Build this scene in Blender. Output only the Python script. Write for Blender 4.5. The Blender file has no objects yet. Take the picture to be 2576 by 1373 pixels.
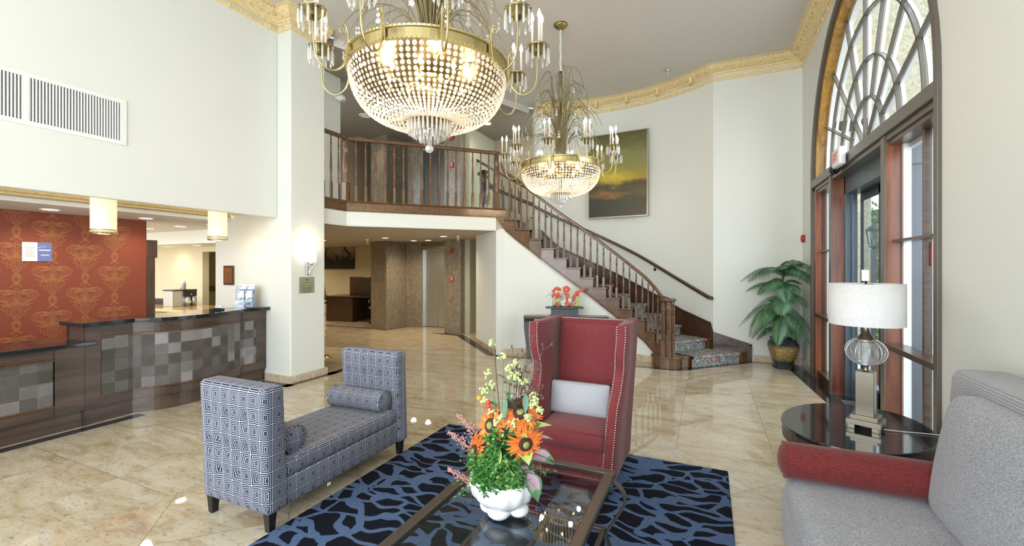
import bpy, math, random
from mathutils import Vector, Matrix
PI = math.pi
random.seed(7)
scene = bpy.context.scene
COL = scene.collection
# ------------------------------------------------------------------ camera, world, exposure, large lights
EYE = 1.6
TH = math.atan(492 / 1100)
cam_d = bpy.data.cameras.new('camera'); cam = bpy.data.objects.new('camera', cam_d); COL.objects.link(cam)
cam.location = (0, 0, EYE); cam.rotation_euler = (PI / 2, 0, TH)
cam_d.sensor_width = 36; cam_d.lens = 36 * 1100 / 2576
cam_d.shift_y = -(686.5 - 672) / 2576
cam_d.clip_start = .05; cam_d.clip_end = 300
scene.camera = cam
scene.view_settings.view_transform = 'Standard'; scene.view_settings.look = 'None'
scene.view_settings.gamma = 1; scene.view_settings.use_curve_mapping = False
scene.view_settings.exposure = 0.50
cy = scene.cycles
cy.max_bounces = 7; cy.diffuse_bounces = 4; cy.glossy_bounces = 4; cy.transmission_bounces = 5
cy.transparent_max_bounces = 10; cy.caustics_reflective = False; cy.caustics_refractive = False
cy.sample_clamp_indirect = 4; cy.use_denoising = True; cy.use_adaptive_sampling = True; cy.adaptive_threshold = .03
world = bpy.data.worlds.new('world'); scene.world = world; world.use_nodes = True
wn = world.node_tree.nodes; bg = wn['Background']
sky = wn.new('ShaderNodeTexSky'); sky.sky_type = 'HOSEK_WILKIE'; sky.turbidity = 3
sky.sun_direction = (.6, .2, .75); sky.ground_albedo = .4
mixw = wn.new('ShaderNodeMix'); mixw.data_type = 'RGBA'; mixw.inputs[0].default_value = .75
world.node_tree.links.new(sky.outputs[0], mixw.inputs[6]); mixw.inputs[7].default_value = (.86, .93, 1, 1)
world.node_tree.links.new(mixw.outputs[2], bg.inputs[0]); bg.inputs[1].default_value = 4.2
sd = bpy.data.lights.new('sun', 'SUN'); sd.energy = 1.8; sd.angle = .02; sd.color = (1, .95, .86)
so = bpy.data.objects.new('sun', sd); COL.objects.link(so); so.rotation_euler = Vector((.22, .48, -.85)).to_track_quat('-Z', 'Y').to_euler()

def area(name, loc, rot, sx, sy, w, col=(1, 1, 1), spread=PI):
    l = bpy.data.lights.new(name, 'AREA'); l.shape = 'RECTANGLE'; l.size = sx; l.size_y = sy; l.energy = w; l.color = col; l.spread = spread
    o = bpy.data.objects.new(name, l); o.location = loc; o.rotation_euler = rot; COL.objects.link(o); return o
def point(name, loc, w, col=(1, .72, .42), r=.03):
    l = bpy.data.lights.new(name, 'POINT'); l.energy = w; l.color = col; l.shadow_soft_size = r
    o = bpy.data.objects.new(name, l); o.location = loc; COL.objects.link(o); return o
def spot(name, loc, w, col=(1, .8, .55), ang=2.4, r=.05):
    l = bpy.data.lights.new(name, 'SPOT'); l.energy = w; l.color = col; l.spot_size = ang; l.spot_blend = .8; l.shadow_soft_size = r
    o = bpy.data.objects.new(name, l); o.location = loc; COL.objects.link(o); return o
# added area light standing in for daylight from assumed windows behind the camera
area('added_front_daylight', (-1.9, -3.05, 2.6), (PI / 2, 0, 0), 6.0, 3.9, 165, (.86, .94, 1))

# ------------------------------------------------------------------ mesh helpers
class MB:
    def __init__(s): s.v = []; s.f = []; s.uv = []; s.mi = []; s.sm = []
    def add(s, vs, fs, uvs=None, mi=0, sm=False, mat=None):
        b = len(s.v)
        if mat is not None: vs = [mat @ Vector(p) for p in vs]
        s.v += [tuple(p) for p in vs]
        for i, f in enumerate(fs):
            s.f.append([b + j for j in f]); s.uv.append(uvs[i] if uvs else None); s.mi.append(mi); s.sm.append(sm)
        return s
    def box(s, c, d, rot=0, mi=0, mat=None, taper=1.0):
        x, y, z = d[0] / 2, d[1] / 2, d[2] / 2; t = taper
        vs = [(-x * t, -y * t, -z), (x * t, -y * t, -z), (x * t, y * t, -z), (-x * t, y * t, -z), (-x, -y, z), (x, -y, z), (x, y, z), (-x, y, z)]
        fs = [(0, 3, 2, 1), (4, 5, 6, 7), (0, 1, 5, 4), (1, 2, 6, 5), (2, 3, 7, 6), (3, 0, 4, 7)]
        M = Matrix.Translation(c) @ Matrix.Rotation(rot, 4, 'Z')
        if mat is not None: M = mat @ M
        return s.add(vs, fs, None, mi, False, M)
    def b(s, x0, x1, y0, y1, z0, z1, mi=0):
        return s.box(((x0 + x1) / 2, (y0 + y1) / 2, (z0 + z1) / 2), (abs(x1 - x0), abs(y1 - y0), abs(z1 - z0)), 0, mi)
    def lathe(s, prof, c=(0, 0, 0), n=16, mi=0, sm=True, mat=None, a0=0, a1=2 * PI, cap=True):
        full = abs(a1 - a0 - 2 * PI) < 1e-6; m = n if full else n + 1
        vs = []; uvs = []
        for r, z in prof:
            for i in range(m):
                a = a0 + (a1 - a0) * i / n; vs.append((c[0] + r * math.cos(a), c[1] + r * math.sin(a), c[2] + z))
        fs = []; L = [0]
        for k in range(1, len(prof)): L.append(L[-1] + math.dist(prof[k], prof[k - 1]))
        R = max(p[0] for p in prof)
        for k in range(len(prof) - 1):
            for i in range(n):
                j = (i + 1) % m
                fs.append((k * m + i, k * m + j, (k + 1) * m + j, (k + 1) * m + i))
                u0 = (a1 - a0) * i / n * R; u1 = (a1 - a0) * (i + 1) / n * R
                uvs.append([(u0, L[k]), (u1, L[k]), (u1, L[k + 1]), (u0, L[k + 1])])
        if cap and full:
            if prof[0][0] > 1e-4: fs.append(tuple(reversed(range(m)))); uvs.append(None)
            if prof[-1][0] > 1e-4: fs.append(tuple((len(prof) - 1) * m + i for i in range(m))); uvs.append(None)
        return s.add(vs, fs, uvs, mi, sm, mat)
    def cyl(s, p0, p1, r0, r1=None, n=10, mi=0, sm=True, cap=True):
        r1 = r0 if r1 is None else r1
        p0 = Vector(p0); p1 = Vector(p1); d = p1 - p0; L = d.length
        q = d.to_track_quat('Z', 'Y').to_matrix().to_4x4()
        return s.lathe([(r0, 0), (r1, L)], (0, 0, 0), n, mi, sm, Matrix.Translation(p0) @ q, cap=cap)
    def tube(s, pts, r, n=6, mi=0, sm=True, closed=False, rf=None, flat=1.0):
        P = [Vector(p) for p in pts]; m = len(P); vs = []; up = Vector((0, 0, 1)); prev = None
        for i in range(m):
            a = P[i - 1] if (i > 0 or closed) else P[i]; b = P[(i + 1) % m] if (i < m - 1 or closed) else P[i]
            t = (b - a).normalized()
            if prev is None:
                x = t.cross(up)
                if x.length < 1e-3: x = t.cross(Vector((1, 0, 0)))
            else: x = prev - t * prev.dot(t)
            x.normalize(); prev = x; y = t.cross(x)
            rr = r if rf is None else r * rf(i / max(1, m - 1))
            for k in range(n):
                an = 2 * PI * k / n; vs.append(P[i] + x * (math.cos(an) * rr) + y * (math.sin(an) * rr * flat))
        fs = []
        for i in range(m if closed else m - 1):
            j = (i + 1) % m
            for k in range(n):
                l = (k + 1) % n; fs.append((i * n + k, i * n + l, j * n + l, j * n + k))
        if not closed: fs += [tuple(reversed(range(n))), tuple((m - 1) * n + k for k in range(n))]
        return s.add(vs, fs, None, mi, sm)
    def prism(s, poly, z0, z1, mi=0, top=True, bot=True, mat=None):
        n = len(poly); vs = [(p[0], p[1], z0) for p in poly] + [(p[0], p[1], z1) for p in poly]
        ar = sum(poly[i][0] * poly[(i + 1) % n][1] - poly[(i + 1) % n][0] * poly[i][1] for i in range(n))
        fs = []
        for i in range(n):
            j = (i + 1) % n; fs.append((i, j, n + j, n + i) if ar > 0 else (j, i, n + i, n + j))
        if bot: fs.append(tuple(reversed(range(n))) if ar > 0 else tuple(range(n)))
        if top: fs.append(tuple(range(n, 2 * n)) if ar > 0 else tuple(reversed(range(n, 2 * n))))
        return s.add(vs, fs, None, mi, False, mat)
    def sweep(s, prof, path, side=1, mi=0, closed=False, sm=False):
        """prof [(out,z)], path [(x,y)]; out is to the left (side=1) or right (-1) of the path"""
        n = len(path); k = len(prof); vs = []; P = [Vector((p[0], p[1])) for p in path]; L = 0; Ls = []
        for i in range(n):
            a = P[i - 1] if (i > 0 or closed) else None; b = P[(i + 1) % n] if (i < n - 1 or closed) else None
            d1 = (P[i] - a).normalized() if a is not None else None; d2 = (b - P[i]).normalized() if b is not None else None
            if d1 is None: d1 = d2
            if d2 is None: d2 = d1
            n1 = Vector((-d1.y, d1.x)); n2 = Vector((-d2.y, d2.x)); m = (n1 + n2); m.normalize(); m = m / max(.3, m.dot(n1)) * side
            for o, z in prof: vs.append((P[i].x + m.x * o, P[i].y + m.y * o, z))
            if i: L += (P[i] - P[i - 1]).length
            Ls.append(L)
        pl = [0]
        for q in range(1, k): pl.append(pl[-1] + math.dist(prof[q], prof[q - 1]))
        fs = []; uvs = []
        for i in range(n if closed else n - 1):
            j = (i + 1) % n; lj = Ls[j] if j else L + (P[0] - P[-1]).length
            for q in range(k - 1):
                f = (i * k + q, j * k + q, j * k + q + 1, i * k + q + 1); u = [(Ls[i], pl[q]), (lj, pl[q]), (lj, pl[q + 1]), (Ls[i], pl[q + 1])]
                if side > 0: f = f[::-1]; u = u[::-1]
                fs.append(f); uvs.append(u)
        return s.add(vs, fs, uvs, mi, sm)
    def rbox(s, c, d, r=.04, seg=3, n=(4, 4, 4), fn=None, mi=0, mat=None):
        """rounded box; fn(p, nrm, half) -> displaced p"""
        h = [q / 2 for q in d]; r = min([r] + [q * .98 for q in h])
        def ax(hh, m):
            e = [-hh + r * (1 - math.cos(i / seg * PI / 2)) for i in range(seg)]
            i0 = [-hh + r + (2 * hh - 2 * r) * i / m for i in range(m + 1)]
            return e + i0 + [-q for q in reversed(e)]
        A = [ax(h[i], n[i]) for i in range(3)]
        idx = {}; vs = []; fs = []
        def vid(p):
            k = (round(p[0], 5), round(p[1], 5), round(p[2], 5))
            if k in idx: return idx[k]
            q = Vector([max(-(h[i] - r), min(h[i] - r, p[i])) for i in range(3)]); dv = Vector(p) - q
            nr = dv.normalized() if dv.length > 1e-9 else Vector((0, 0, 1)); o = q + nr * r
            if fn: o = fn(o, nr, h)
            idx[k] = len(vs); vs.append(Vector(c) + o); return idx[k]
        for a in range(3):
            u, w = (a + 1) % 3, (a + 2) % 3
            for sg in (-1, 1):
                for i in range(len(A[u]) - 1):
                    for j in range(len(A[w]) - 1):
                        q = []
                        for (ii, jj) in ((i, j), (i + 1, j), (i + 1, j + 1), (i, j + 1)):
                            p = [0, 0, 0]; p[a] = sg * h[a]; p[u] = A[u][ii]; p[w] = A[w][jj]; q.append(vid(p))
                        if len(set(q)) < 3: continue
                        fs.append(tuple(q if sg > 0 else reversed(q)))
        return s.add(vs, fs, None, mi, True, mat)
    def ball(s, c, r, n=10, m=7, mi=0, sc=(1, 1, 1), mat=None):
        vs = [(0, 0, -1)]; fs = []
        for j in range(1, m):
            t = -PI / 2 + PI * j / m
            for i in range(n): a = 2 * PI * i / n; vs.append((math.cos(t) * math.cos(a), math.cos(t) * math.sin(a), math.sin(t)))
        vs.append((0, 0, 1)); e = len(vs) - 1
        for i in range(n):
            k = (i + 1) % n; fs.append((0, 1 + k, 1 + i)); fs.append((e, e - n + i, e - n + k))
            for j in range(m - 2): fs.append((1 + j * n + i, 1 + j * n + k, 1 + (j + 1) * n + k, 1 + (j + 1) * n + i))
        vs = [(c[0] + p[0] * r * sc[0], c[1] + p[1] * r * sc[1], c[2] + p[2] * r * sc[2]) for p in vs]
        return s.add(vs, fs, None, mi, True, mat)
    def mesh(s, name, mats):
        me = bpy.data.meshes.new(name); me.from_pydata(s.v, [], s.f)
        for m in mats: me.materials.append(m)
        uvl = me.uv_layers.new(name='UVMap'); data = [0.0] * (2 * len(me.loops)); V = s.v
        for pi_, p in enumerate(me.polygons):
            p.material_index = s.mi[pi_]; p.use_smooth = s.sm[pi_]
            u = s.uv[pi_]
            if u is None:
                nn = p.normal; ax_ = max(range(3), key=lambda i: abs(nn[i]) * (1.02 if i == 2 else 1))
                u = [((V[q][1], V[q][2]) if ax_ == 0 else (V[q][0], V[q][2]) if ax_ == 1 else (V[q][0], V[q][1])) for q in s.f[pi_]]
            for k, li in enumerate(p.loop_indices): data[2 * li] = u[k][0]; data[2 * li + 1] = u[k][1]
        uvl.data.foreach_set('uv', data); me.update(); return me
    def build(s, name, mats, parent=None, bev=0, label=None, cat=None, group=None, kind=None, loc=None, rz=0, bseg=2, weld=False):
        if not isinstance(mats, (list, tuple)): mats = [mats]
        o = bpy.data.objects.new(name, s.mesh(name, mats)); COL.objects.link(o)
        if parent: o.parent = parent
        if loc: o.location = loc
        if rz: o.rotation_euler = (0, 0, rz)
        if bev:
            m = o.modifiers.new('bevel', 'BEVEL'); m.width = bev; m.segments = bseg; m.limit_method = 'ANGLE'; m.angle_limit = .7
        tag(o, label, cat, group, kind); return o
def tag(o, label=None, cat=None, group=None, kind=None):
    if label: o['label'] = label
    if cat: o['category'] = cat
    if group: o['group'] = group
    if kind: o['kind'] = kind
    return o
def thing(name, label, cat, loc=(0, 0, 0), rz=0, group=None):
    o = bpy.data.objects.new(name, None); COL.objects.link(o); o.empty_display_size = .05
    o.location = loc; o.rotation_euler = (0, 0, rz); return tag(o, label, cat, group)
def struct(name, mb, mats, bev=0, label=None): return mb.build(name, mats, None, bev, label=label, kind='structure')
def kids(o): return [c for c in bpy.data.objects if c.parent == o]
def dup(o, parent=None, loc=None, rz=None, label=None, group=None, _ch=None):
    if _ch is None:
        _ch = {}
        for c in bpy.data.objects:
            if c.parent: _ch.setdefault(c.parent.name, []).append(c)
    c = o.copy(); COL.objects.link(c)
    c.parent = parent
    if loc is not None: c.location = loc
    if rz is not None: c.rotation_euler = (0, 0, rz)
    if label: c['label'] = label
    if group: c['group'] = group
    for k in _ch.get(o.name, []): dup(k, c, _ch=_ch)
    return c
def place(name, me, parent, loc, rot=(0, 0, 0), sc=None):
    o = bpy.data.objects.new(name, me); COL.objects.link(o); o.parent = parent; o.location = loc; o.rotation_euler = rot
    if sc: o.scale = sc
    return o
def text(name, s, size, mat, parent=None, loc=(0, 0, 0), rot=(0, 0, 0), ext=.001, sx=1.0, bold=0.0):
    cu = bpy.data.curves.new(name, 'FONT'); cu.body = s; cu.size = size; cu.extrude = ext; cu.align_x = 'CENTER'; cu.align_y = 'CENTER'; cu.offset = bold
    cu.resolution_u = 2; t = bpy.data.objects.new(name + '_tmp', cu); COL.objects.link(t)
    dg = bpy.context.evaluated_depsgraph_get(); me = bpy.data.meshes.new_from_object(t.evaluated_get(dg)); bpy.data.objects.remove(t)
    me.materials.clear(); me.materials.append(mat)
    o = bpy.data.objects.new(name, me); COL.objects.link(o); o.parent = parent; o.location = loc; o.rotation_euler = rot; o.scale = (sx, 1, 1)
    return o
def cat(pts, n=8, closed=False):
    P = [Vector(p if len(p) == 3 else (p[0], p[1], 0)) for p in pts]; o = []; m = len(P)
    for i in range(m if closed else m - 1):
        g = (lambda k: P[k % m]) if closed else (lambda k: P[max(0, min(m - 1, k))])
        a, b, c, d = g(i - 1), g(i), g(i + 1), g(i + 2)
        for k in range(n):
            t = k / n; o.append(.5 * ((2 * b) + (c - a) * t + (2 * a - 5 * b + 4 * c - d) * t * t + (3 * b - a - 3 * c + d) * t ** 3))
    if not closed: o.append(P[-1])
    return o

# ------------------------------------------------------------------ materials
class NT:
    def __init__(s, name, col=(.8, .8, .8), rough=.5, metal=0, spec=.5):
        s.m = bpy.data.materials.new(name); s.m.use_nodes = True; s.t = s.m.node_tree; s.N = s.t.nodes; s.b = s.N['Principled BSDF']
        s.set(**{'Base Color': col, 'Roughness': rough, 'Metallic': metal, 'Specular IOR Level': spec}); s._tc = None
    def set(s, **k):
        for a, v in k.items(): s.put(s.b.inputs[a], v)
        return s
    def put(s, inp, v):
        if isinstance(v, bpy.types.NodeSocket): s.t.links.new(v, inp)
        elif v is not None:
            if hasattr(inp.default_value, '__len__') and not isinstance(v, (int, float)):
                inp.default_value = tuple(v) + ((1,) if len(inp.default_value) == 4 and len(v) == 3 else ())
            elif hasattr(inp.default_value, '__len__'): inp.default_value = [v] * len(inp.default_value)
            else: inp.default_value = v
    def n(s, t, props=None, **ins):
        d = s.N.new(t)
        for k, v in (props or {}).items(): setattr(d, k, v)
        for k, v in ins.items():
            k = k.replace('_', ' ')
            s.put(d.inputs[int(k[1:])] if k[0] == 'i' and k[1:].isdigit() else d.inputs[k], v)
        return d
    def co(s, which='Object', sc=(1, 1, 1), rot=(0, 0, 0), loc=(0, 0, 0)):
        if s._tc is None: s._tc = s.N.new('ShaderNodeTexCoord')
        return s.n('ShaderNodeMapping', None, Vector=s._tc.outputs[which], Scale=sc, Rotation=rot, Location=loc).outputs[0]
    def ma(s, op, a, b=0, c=0): 
        d = s.n('ShaderNodeMath', {'operation': op}); s.put(d.inputs[0], a); s.put(d.inputs[1], b); s.put(d.inputs[2], c); return d.outputs[0]
    def noise(s, v, scale=5, det=3, rough=.5, dist=0):
        return s.n('ShaderNodeTexNoise', None, Vector=v, Scale=scale, Detail=det, Roughness=rough, Distortion=dist)
    def ramp(s, f, stops, interp='LINEAR'):
        d = s.n('ShaderNodeValToRGB'); cr = d.color_ramp; cr.interpolation = interp
        while len(cr.elements) < len(stops): cr.elements.new(.5)
        for e, (p, c) in zip(cr.elements, stops):
            e.position = p; e.color = tuple(c) + (1,) if not isinstance(c, (int, float)) else (c, c, c, 1)
        s.put(d.inputs[0], f); return d.outputs[0]
    def mix(s, f, a, b, mode='MIX'):
        d = s.n('ShaderNodeMix', {'data_type': 'RGBA', 'blend_type': mode}); s.put(d.inputs[0], f); s.put(d.inputs[6], a); s.put(d.inputs[7], b); return d.outputs[2]
    def sep(s, v): d = s.n('ShaderNodeSeparateXYZ'); s.put(d.inputs[0], v); return d.outputs
    def comb(s, x, y, z=0): return s.n('ShaderNodeCombineXYZ', None, X=x, Y=y, Z=z).outputs[0]
    def bump(s, h, st=.2, di=.01): s.set(Normal=s.n('ShaderNodeBump', None, Strength=st, Distance=di, Height=h).outputs[0]); return s
def simple(name, col, rough=.5, metal=0, bumpsc=0, bst=.1, spec=.5, **k):
    t = NT(name, col, rough, metal, spec)
    if bumpsc: t.bump(t.noise(t.co(), bumpsc, 3).outputs[0], bst, .004)
    t.set(**k); return t.m
def emis(name, col, st, base=(.9, .85, .7)):
    t = NT(name, base, .5); t.set(**{'Emission Color': col, 'Emission Strength': st}); t.m.cycles.emission_sampling = 'NONE' if st > 5 else 'AUTO'; return t.m

WALL = simple('wall_paint_cream', (.75, .765, .715), .55, 0, 180, .12)
WALL2 = simple('wall_paint_gold_cream', (.72, .64, .45), .55, 0, 180, .1)
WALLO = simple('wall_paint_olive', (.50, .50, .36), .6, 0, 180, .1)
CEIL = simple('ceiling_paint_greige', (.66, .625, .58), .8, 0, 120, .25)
CEILU = simple('ceiling_paint_dimmed_upper', (.27, .235, .195), .8, 0, 120, .25)  # ceiling paint with the upper hall's shade put into its colour
TAN = simple('wall_paint_tan_dimmed', (.42, .35, .25), .6, 0, 180, .1)  # tan paint, its colour darkened for the dimness of the upper hall
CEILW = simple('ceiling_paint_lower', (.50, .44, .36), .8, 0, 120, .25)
WHITE = simple('white_paint', (.82, .82, .80), .4)
WHITEP = simple('white_plastic', (.85, .85, .85), .3)
BLACK = simple('black_plastic', (.015, .015, .017), .35)
CHROME = simple('chrome', (.75, .75, .76), .12, 1)
STEEL = simple('brushed_steel', (.62, .64, .64), .36, 1)
BRASS = simple('brass', (.56, .47, .24), .28, 1)
BRASSD = simple('dark_brass', (.33, .27, .11), .3, 1)
NICKEL = simple('brushed_nickel', (.27, .235, .18), .3, 1)
BRONZE = simple('bronze_metal', (.10, .083, .072), .38, .55)
DKFRAME = simple('dark_taupe_paint', (.115, .098, .08), .3, 0, 30, .05)
RED = simple('fire_red_plastic', (.45, .03, .02), .3)
def gold_moulding():
    t = NT('gold_moulding_paint', (.80, .62, .30), .45, .1)
    no = t.noise(t.co(), 30, 4).outputs[0]
    t.set(**{'Base Color': t.ramp(no, [(.3, (.74, .56, .27)), (.7, (.90, .76, .46))])}); t.bump(no, .3, .004); return t.m
GOLD = gold_moulding()
def wood(name, a, b, rough=.28, sc=3, axis=0, coat=.3):
    t = NT(name, a, rough); s = [22, 22, 22]; s[axis] = 1.6
    v = t.co(sc=tuple(q * sc / 3 for q in s)); no = t.noise(v, 1.6, 6, .6, .6).outputs[0]
    t.set(**{'Base Color': t.ramp(no, [(.3, a), (.7, b)]), 'Coat Weight': coat, 'Coat Roughness': .15}); t.bump(no, .08, .003); return t.m
OAK = wood('stained_oak', (.075, .032, .012), (.19, .090, .034), .26, 3, 2)
OAKH = wood('stained_oak_along', (.070, .030, .012), (.175, .085, .034), .24, 3, 0)
OAKD = wood('dark_oak', (.035, .016, .008), (.10, .045, .02), .3, 3, 0)
REDWOOD = wood('old_red_brown_wood', (.10, .022, .010), (.27, .085, .03), .3, 1.2, 2)
AMBERWOOD = wood('amber_worn_wood', (.22, .10, .015), (.55, .30, .05), .35, 1.0, 2)
DESKW = wood('walnut_veneer', (.035, .018, .010), (.085, .042, .022), .35, 2, 2)
CTRW = wood('counter_walnut', (.036, .023, .018), (.105, .064, .046), .3, 1.0, 1)
CONS = wood('espresso_wood', (.045, .026, .022), (.085, .05, .042), .3, 2, 0)
def granite_floor():
    t = NT('granite_floor', (.6, .5, .3), .06)
    X, Y, Z = t.sep(t.co())
    T = .768
    fx = t.ma('FRACT', t.ma('DIVIDE', t.ma('ADD', X, .255 + 20 * T), T)); fy = t.ma('FRACT', t.ma('DIVIDE', t.ma('ADD', Y, -4.12 + 20 * T), T))
    u = t.ma('MULTIPLY', t.ma('ADD', X, t.ma('SUBTRACT', Y, 3.865)), .7071); w = t.ma('MULTIPLY', t.ma('SUBTRACT', X, t.ma('SUBTRACT', Y, 4.375)), .7071)
    gx = t.ma('FRACT', t.ma('DIVIDE', t.ma('ADD', u, 20 * T), T)); gy = t.ma('FRACT', t.ma('DIVIDE', t.ma('ADD', w, 20 * T), T))
    zone = t.ma('MULTIPLY', t.ma('LESS_THAN', Y, 4.12), t.ma('GREATER_THAN', X, -3.44))
    def grout(a, b):
        e = t.ma('MINIMUM', t.ma('MINIMUM', a, t.ma('SUBTRACT', 1, a)), t.ma('MINIMUM', b, t.ma('SUBTRACT', 1, b))); return t.ma('LESS_THAN', e, .0022)
    line = t.ma('ADD', t.ma('MULTIPLY', zone, grout(gx, gy)), t.ma('MULTIPLY', t.ma('SUBTRACT', 1, zone), grout(fx, fy)))
    line = t.ma('MINIMUM', line, 1)
    ia = t.n('ShaderNodeMix', {'data_type': 'VECTOR'}); 
    fl = lambda q: t.ma('FLOOR', t.ma('DIVIDE', q, T))
    c1 = t.comb(fl(t.ma('ADD', X, .255 + 20 * T)), fl(t.ma('ADD', Y, -4.12 + 20 * T)), 0); c2 = t.comb(fl(t.ma('ADD', u, 20 * T)), fl(t.ma('ADD', w, 20 * T)), 7)
    t.put(ia.inputs[0], zone); t.put(ia.inputs[4], c1); t.put(ia.inputs[5], c2)
    rnd = t.n('ShaderNodeTexWhiteNoise', {'noise_dimensions': '3D'}, Vector=ia.outputs[1])
    off = t.n('ShaderNodeVectorMath', {'operation': 'SCALE'}, i0=rnd.outputs[1], Scale=9.0).outputs[0]
    vv = t.n('ShaderNodeVectorMath', {'operation': 'ADD'}, i0=t.co(rot=(0, 0, .35), sc=(1, 2.8, 1)), i1=off).outputs[0]
    n1 = t.noise(vv, 1.5, 7, .62, 1.2).outputs[0]; n2 = t.noise(t.n('ShaderNodeVectorMath', {'operation': 'ADD'}, i0=t.co(sc=(1, 2, 1)), i1=off).outputs[0], 24, 4, .7).outputs[0]
    n3 = t.noise(vv, 5, 5, .65, .8).outputs[0]
    c = t.ramp(n1, [(.25, (.30, .205, .11)), (.40, (.45, .345, .205)), (.53, (.56, .47, .325)), (.70, (.66, .61, .49))])
    c = t.mix(t.ramp(n3, [(.42, 0), (.62, .6)]), c, (.60, .53, .42))
    c = t.mix(t.ramp(n2, [(.30, .85), (.44, 0)]), c, (.20, .15, .10))
    c = t.mix(t.ma('MULTIPLY', t.ma('SUBTRACT', rnd.outputs[0], .5), .35), c, (.45, .33, .18))
    c = t.mix(line, c, (.12, .09, .06))
    t.set(**{'Base Color': c, 'Roughness': t.ma('ADD', .025, t.ma('MULTIPLY', line, .4)), 'IOR': 1.75}); return t.m
FLOORM = granite_floor()
def stone(name, a, b, c, sc=6, rough=.15, stretch=(1, 1, .25), rot=(0, .5, .3)):
    t = NT(name, a, rough); v = t.co(sc=stretch, rot=rot)
    n1 = t.noise(v, sc, 8, .68, 1.6).outputs[0]; n2 = t.noise(t.co(), 60, 3).outputs[0]
    k = t.ramp(n1, [(.3, a), (.5, b), (.68, c)]); k = t.mix(t.ramp(n2, [(.3, .5), (.45, 0)]), k, tuple(q * .55 for q in a))
    t.set(**{'Base Color': k}); return t.m
STONE = stone('brown_travertine', (.15, .122, .088), (.25, .21, .155), (.36, .31, .24), 17, .22, (1, 1, .45))
BASEG = stone('granite_baseboard', (.42, .25, .17), (.60, .49, .34), (.70, .64, .52), 7, .12, (1, 1, 1), (0, 0, 0))
YGRAN = stone('yellow_granite', (.36, .20, .06), (.60, .38, .14), (.75, .52, .24), 20, .12, (1, 1, 1), (0, 0, 0))
def blackgran(name='black_granite', c=(.012, .013, .016)):
    t = NT(name, c, .07); n = t.noise(t.co(), 220, 2).outputs[0]
    t.set(**{'Base Color': t.ramp(n, [(.62, c), (.72, (.07, .085, .12))]), 'Specular IOR Level': .7}); return t.m
BGRAN = blackgran()
def fabric(name, a, b, sc=120, rough=.85, bst=.35, st=(1, 1, 1), sheen=.2):
    t = NT(name, a, rough, 0, .2); n = t.noise(t.co(sc=st), sc, 3, .7).outputs[0]; n2 = t.noise(t.co(), 6, 3).outputs[0]
    t.set(**{'Base Color': t.mix(t.ma('MULTIPLY', n2, .35), t.ramp(n, [(.35, a), (.65, b)]), a), 'Sheen Weight': sheen}); t.bump(n, bst, .003); return t.m
REDVEL = fabric('red_chenille', (.150, .022, .026), (.275, .060, .063), 190)
REDVEL2 = fabric('red_chenille_bolster', (.095, .012, .011), (.18, .028, .026), 170, st=(.4, 1, 1))
LEGBLK = simple('black_wood_legs', (.012, .011, .011), .3)
def corduroy():
    t = NT('grey_ribbed_upholstery', (.4, .4, .42), .85, 0, .2)
    U, V, _ = t.sep(t.co('UV')); no = t.noise(t.co('UV'), 40, 3).outputs[0]
    w = t.ma('SINE', t.ma('ADD', t.ma('MULTIPLY', V, 520), t.ma('MULTIPLY', no, 5)))
    f = t.ma('MULTIPLY_ADD', w, .5, .5); n2 = t.noise(t.co('UV', sc=(1, 4, 1)), 90, 3, .7).outputs[0]
    t.set(**{'Base Color': t.mix(t.ma('MULTIPLY', n2, .9), t.ramp(f, [(.1, (.13, .135, .155)), (.75, (.40, .395, .40))]), (.27, .27, .29)), 'Sheen Weight': .3}); t.bump(f, .5, .004); return t.m
CORD = corduroy()
SOFAW = fabric('grey_woven_upholstery', (.16, .168, .19), (.46, .465, .49), 190, bst=.6, st=(1, .5, 1.6))
SOFAS = fabric('grey_woven_seat', (.16, .168, .19), (.46, .465, .49), 190, bst=.6, st=(1.6, .5, 1))
def squares(cell=.088, name='navy_white_square_jacquard', off=(0, 0)):
    t = NT(name, (.1, .1, .1), .7, 0, .3); U, V, _ = t.sep(t.co('UV'))
    nz = t.noise(t.co(), 5, 2).outputs[0]
    cu = t.ma('ABSOLUTE', t.ma('SUBTRACT', t.ma('FRACT', t.ma('DIVIDE', t.ma('ADD', U, 40 * cell + off[0]), cell)), .5))
    cv = t.ma('ABSOLUTE', t.ma('SUBTRACT', t.ma('FRACT', t.ma('DIVIDE', t.ma('ADD', V, 40 * cell + off[1]), cell * 1.08)), .5))
    d = t.ma('MAXIMUM', cu, cv)
    st = t.ma('GREATER_THAN', t.ma('FRACT', t.ma('ADD', t.ma('MULTIPLY', d, 9.0), .38)), .63)
    core = t.ma('LESS_THAN', d, .055)
    m = t.ma('MULTIPLY', st, t.ma('SUBTRACT', 1, core))
    t.set(**{'Base Color': t.mix(m, (.012, .016, .045), (.50, .52, .58))}); t.bump(m, .15, .002); return t.m
SQ = squares()
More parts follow.
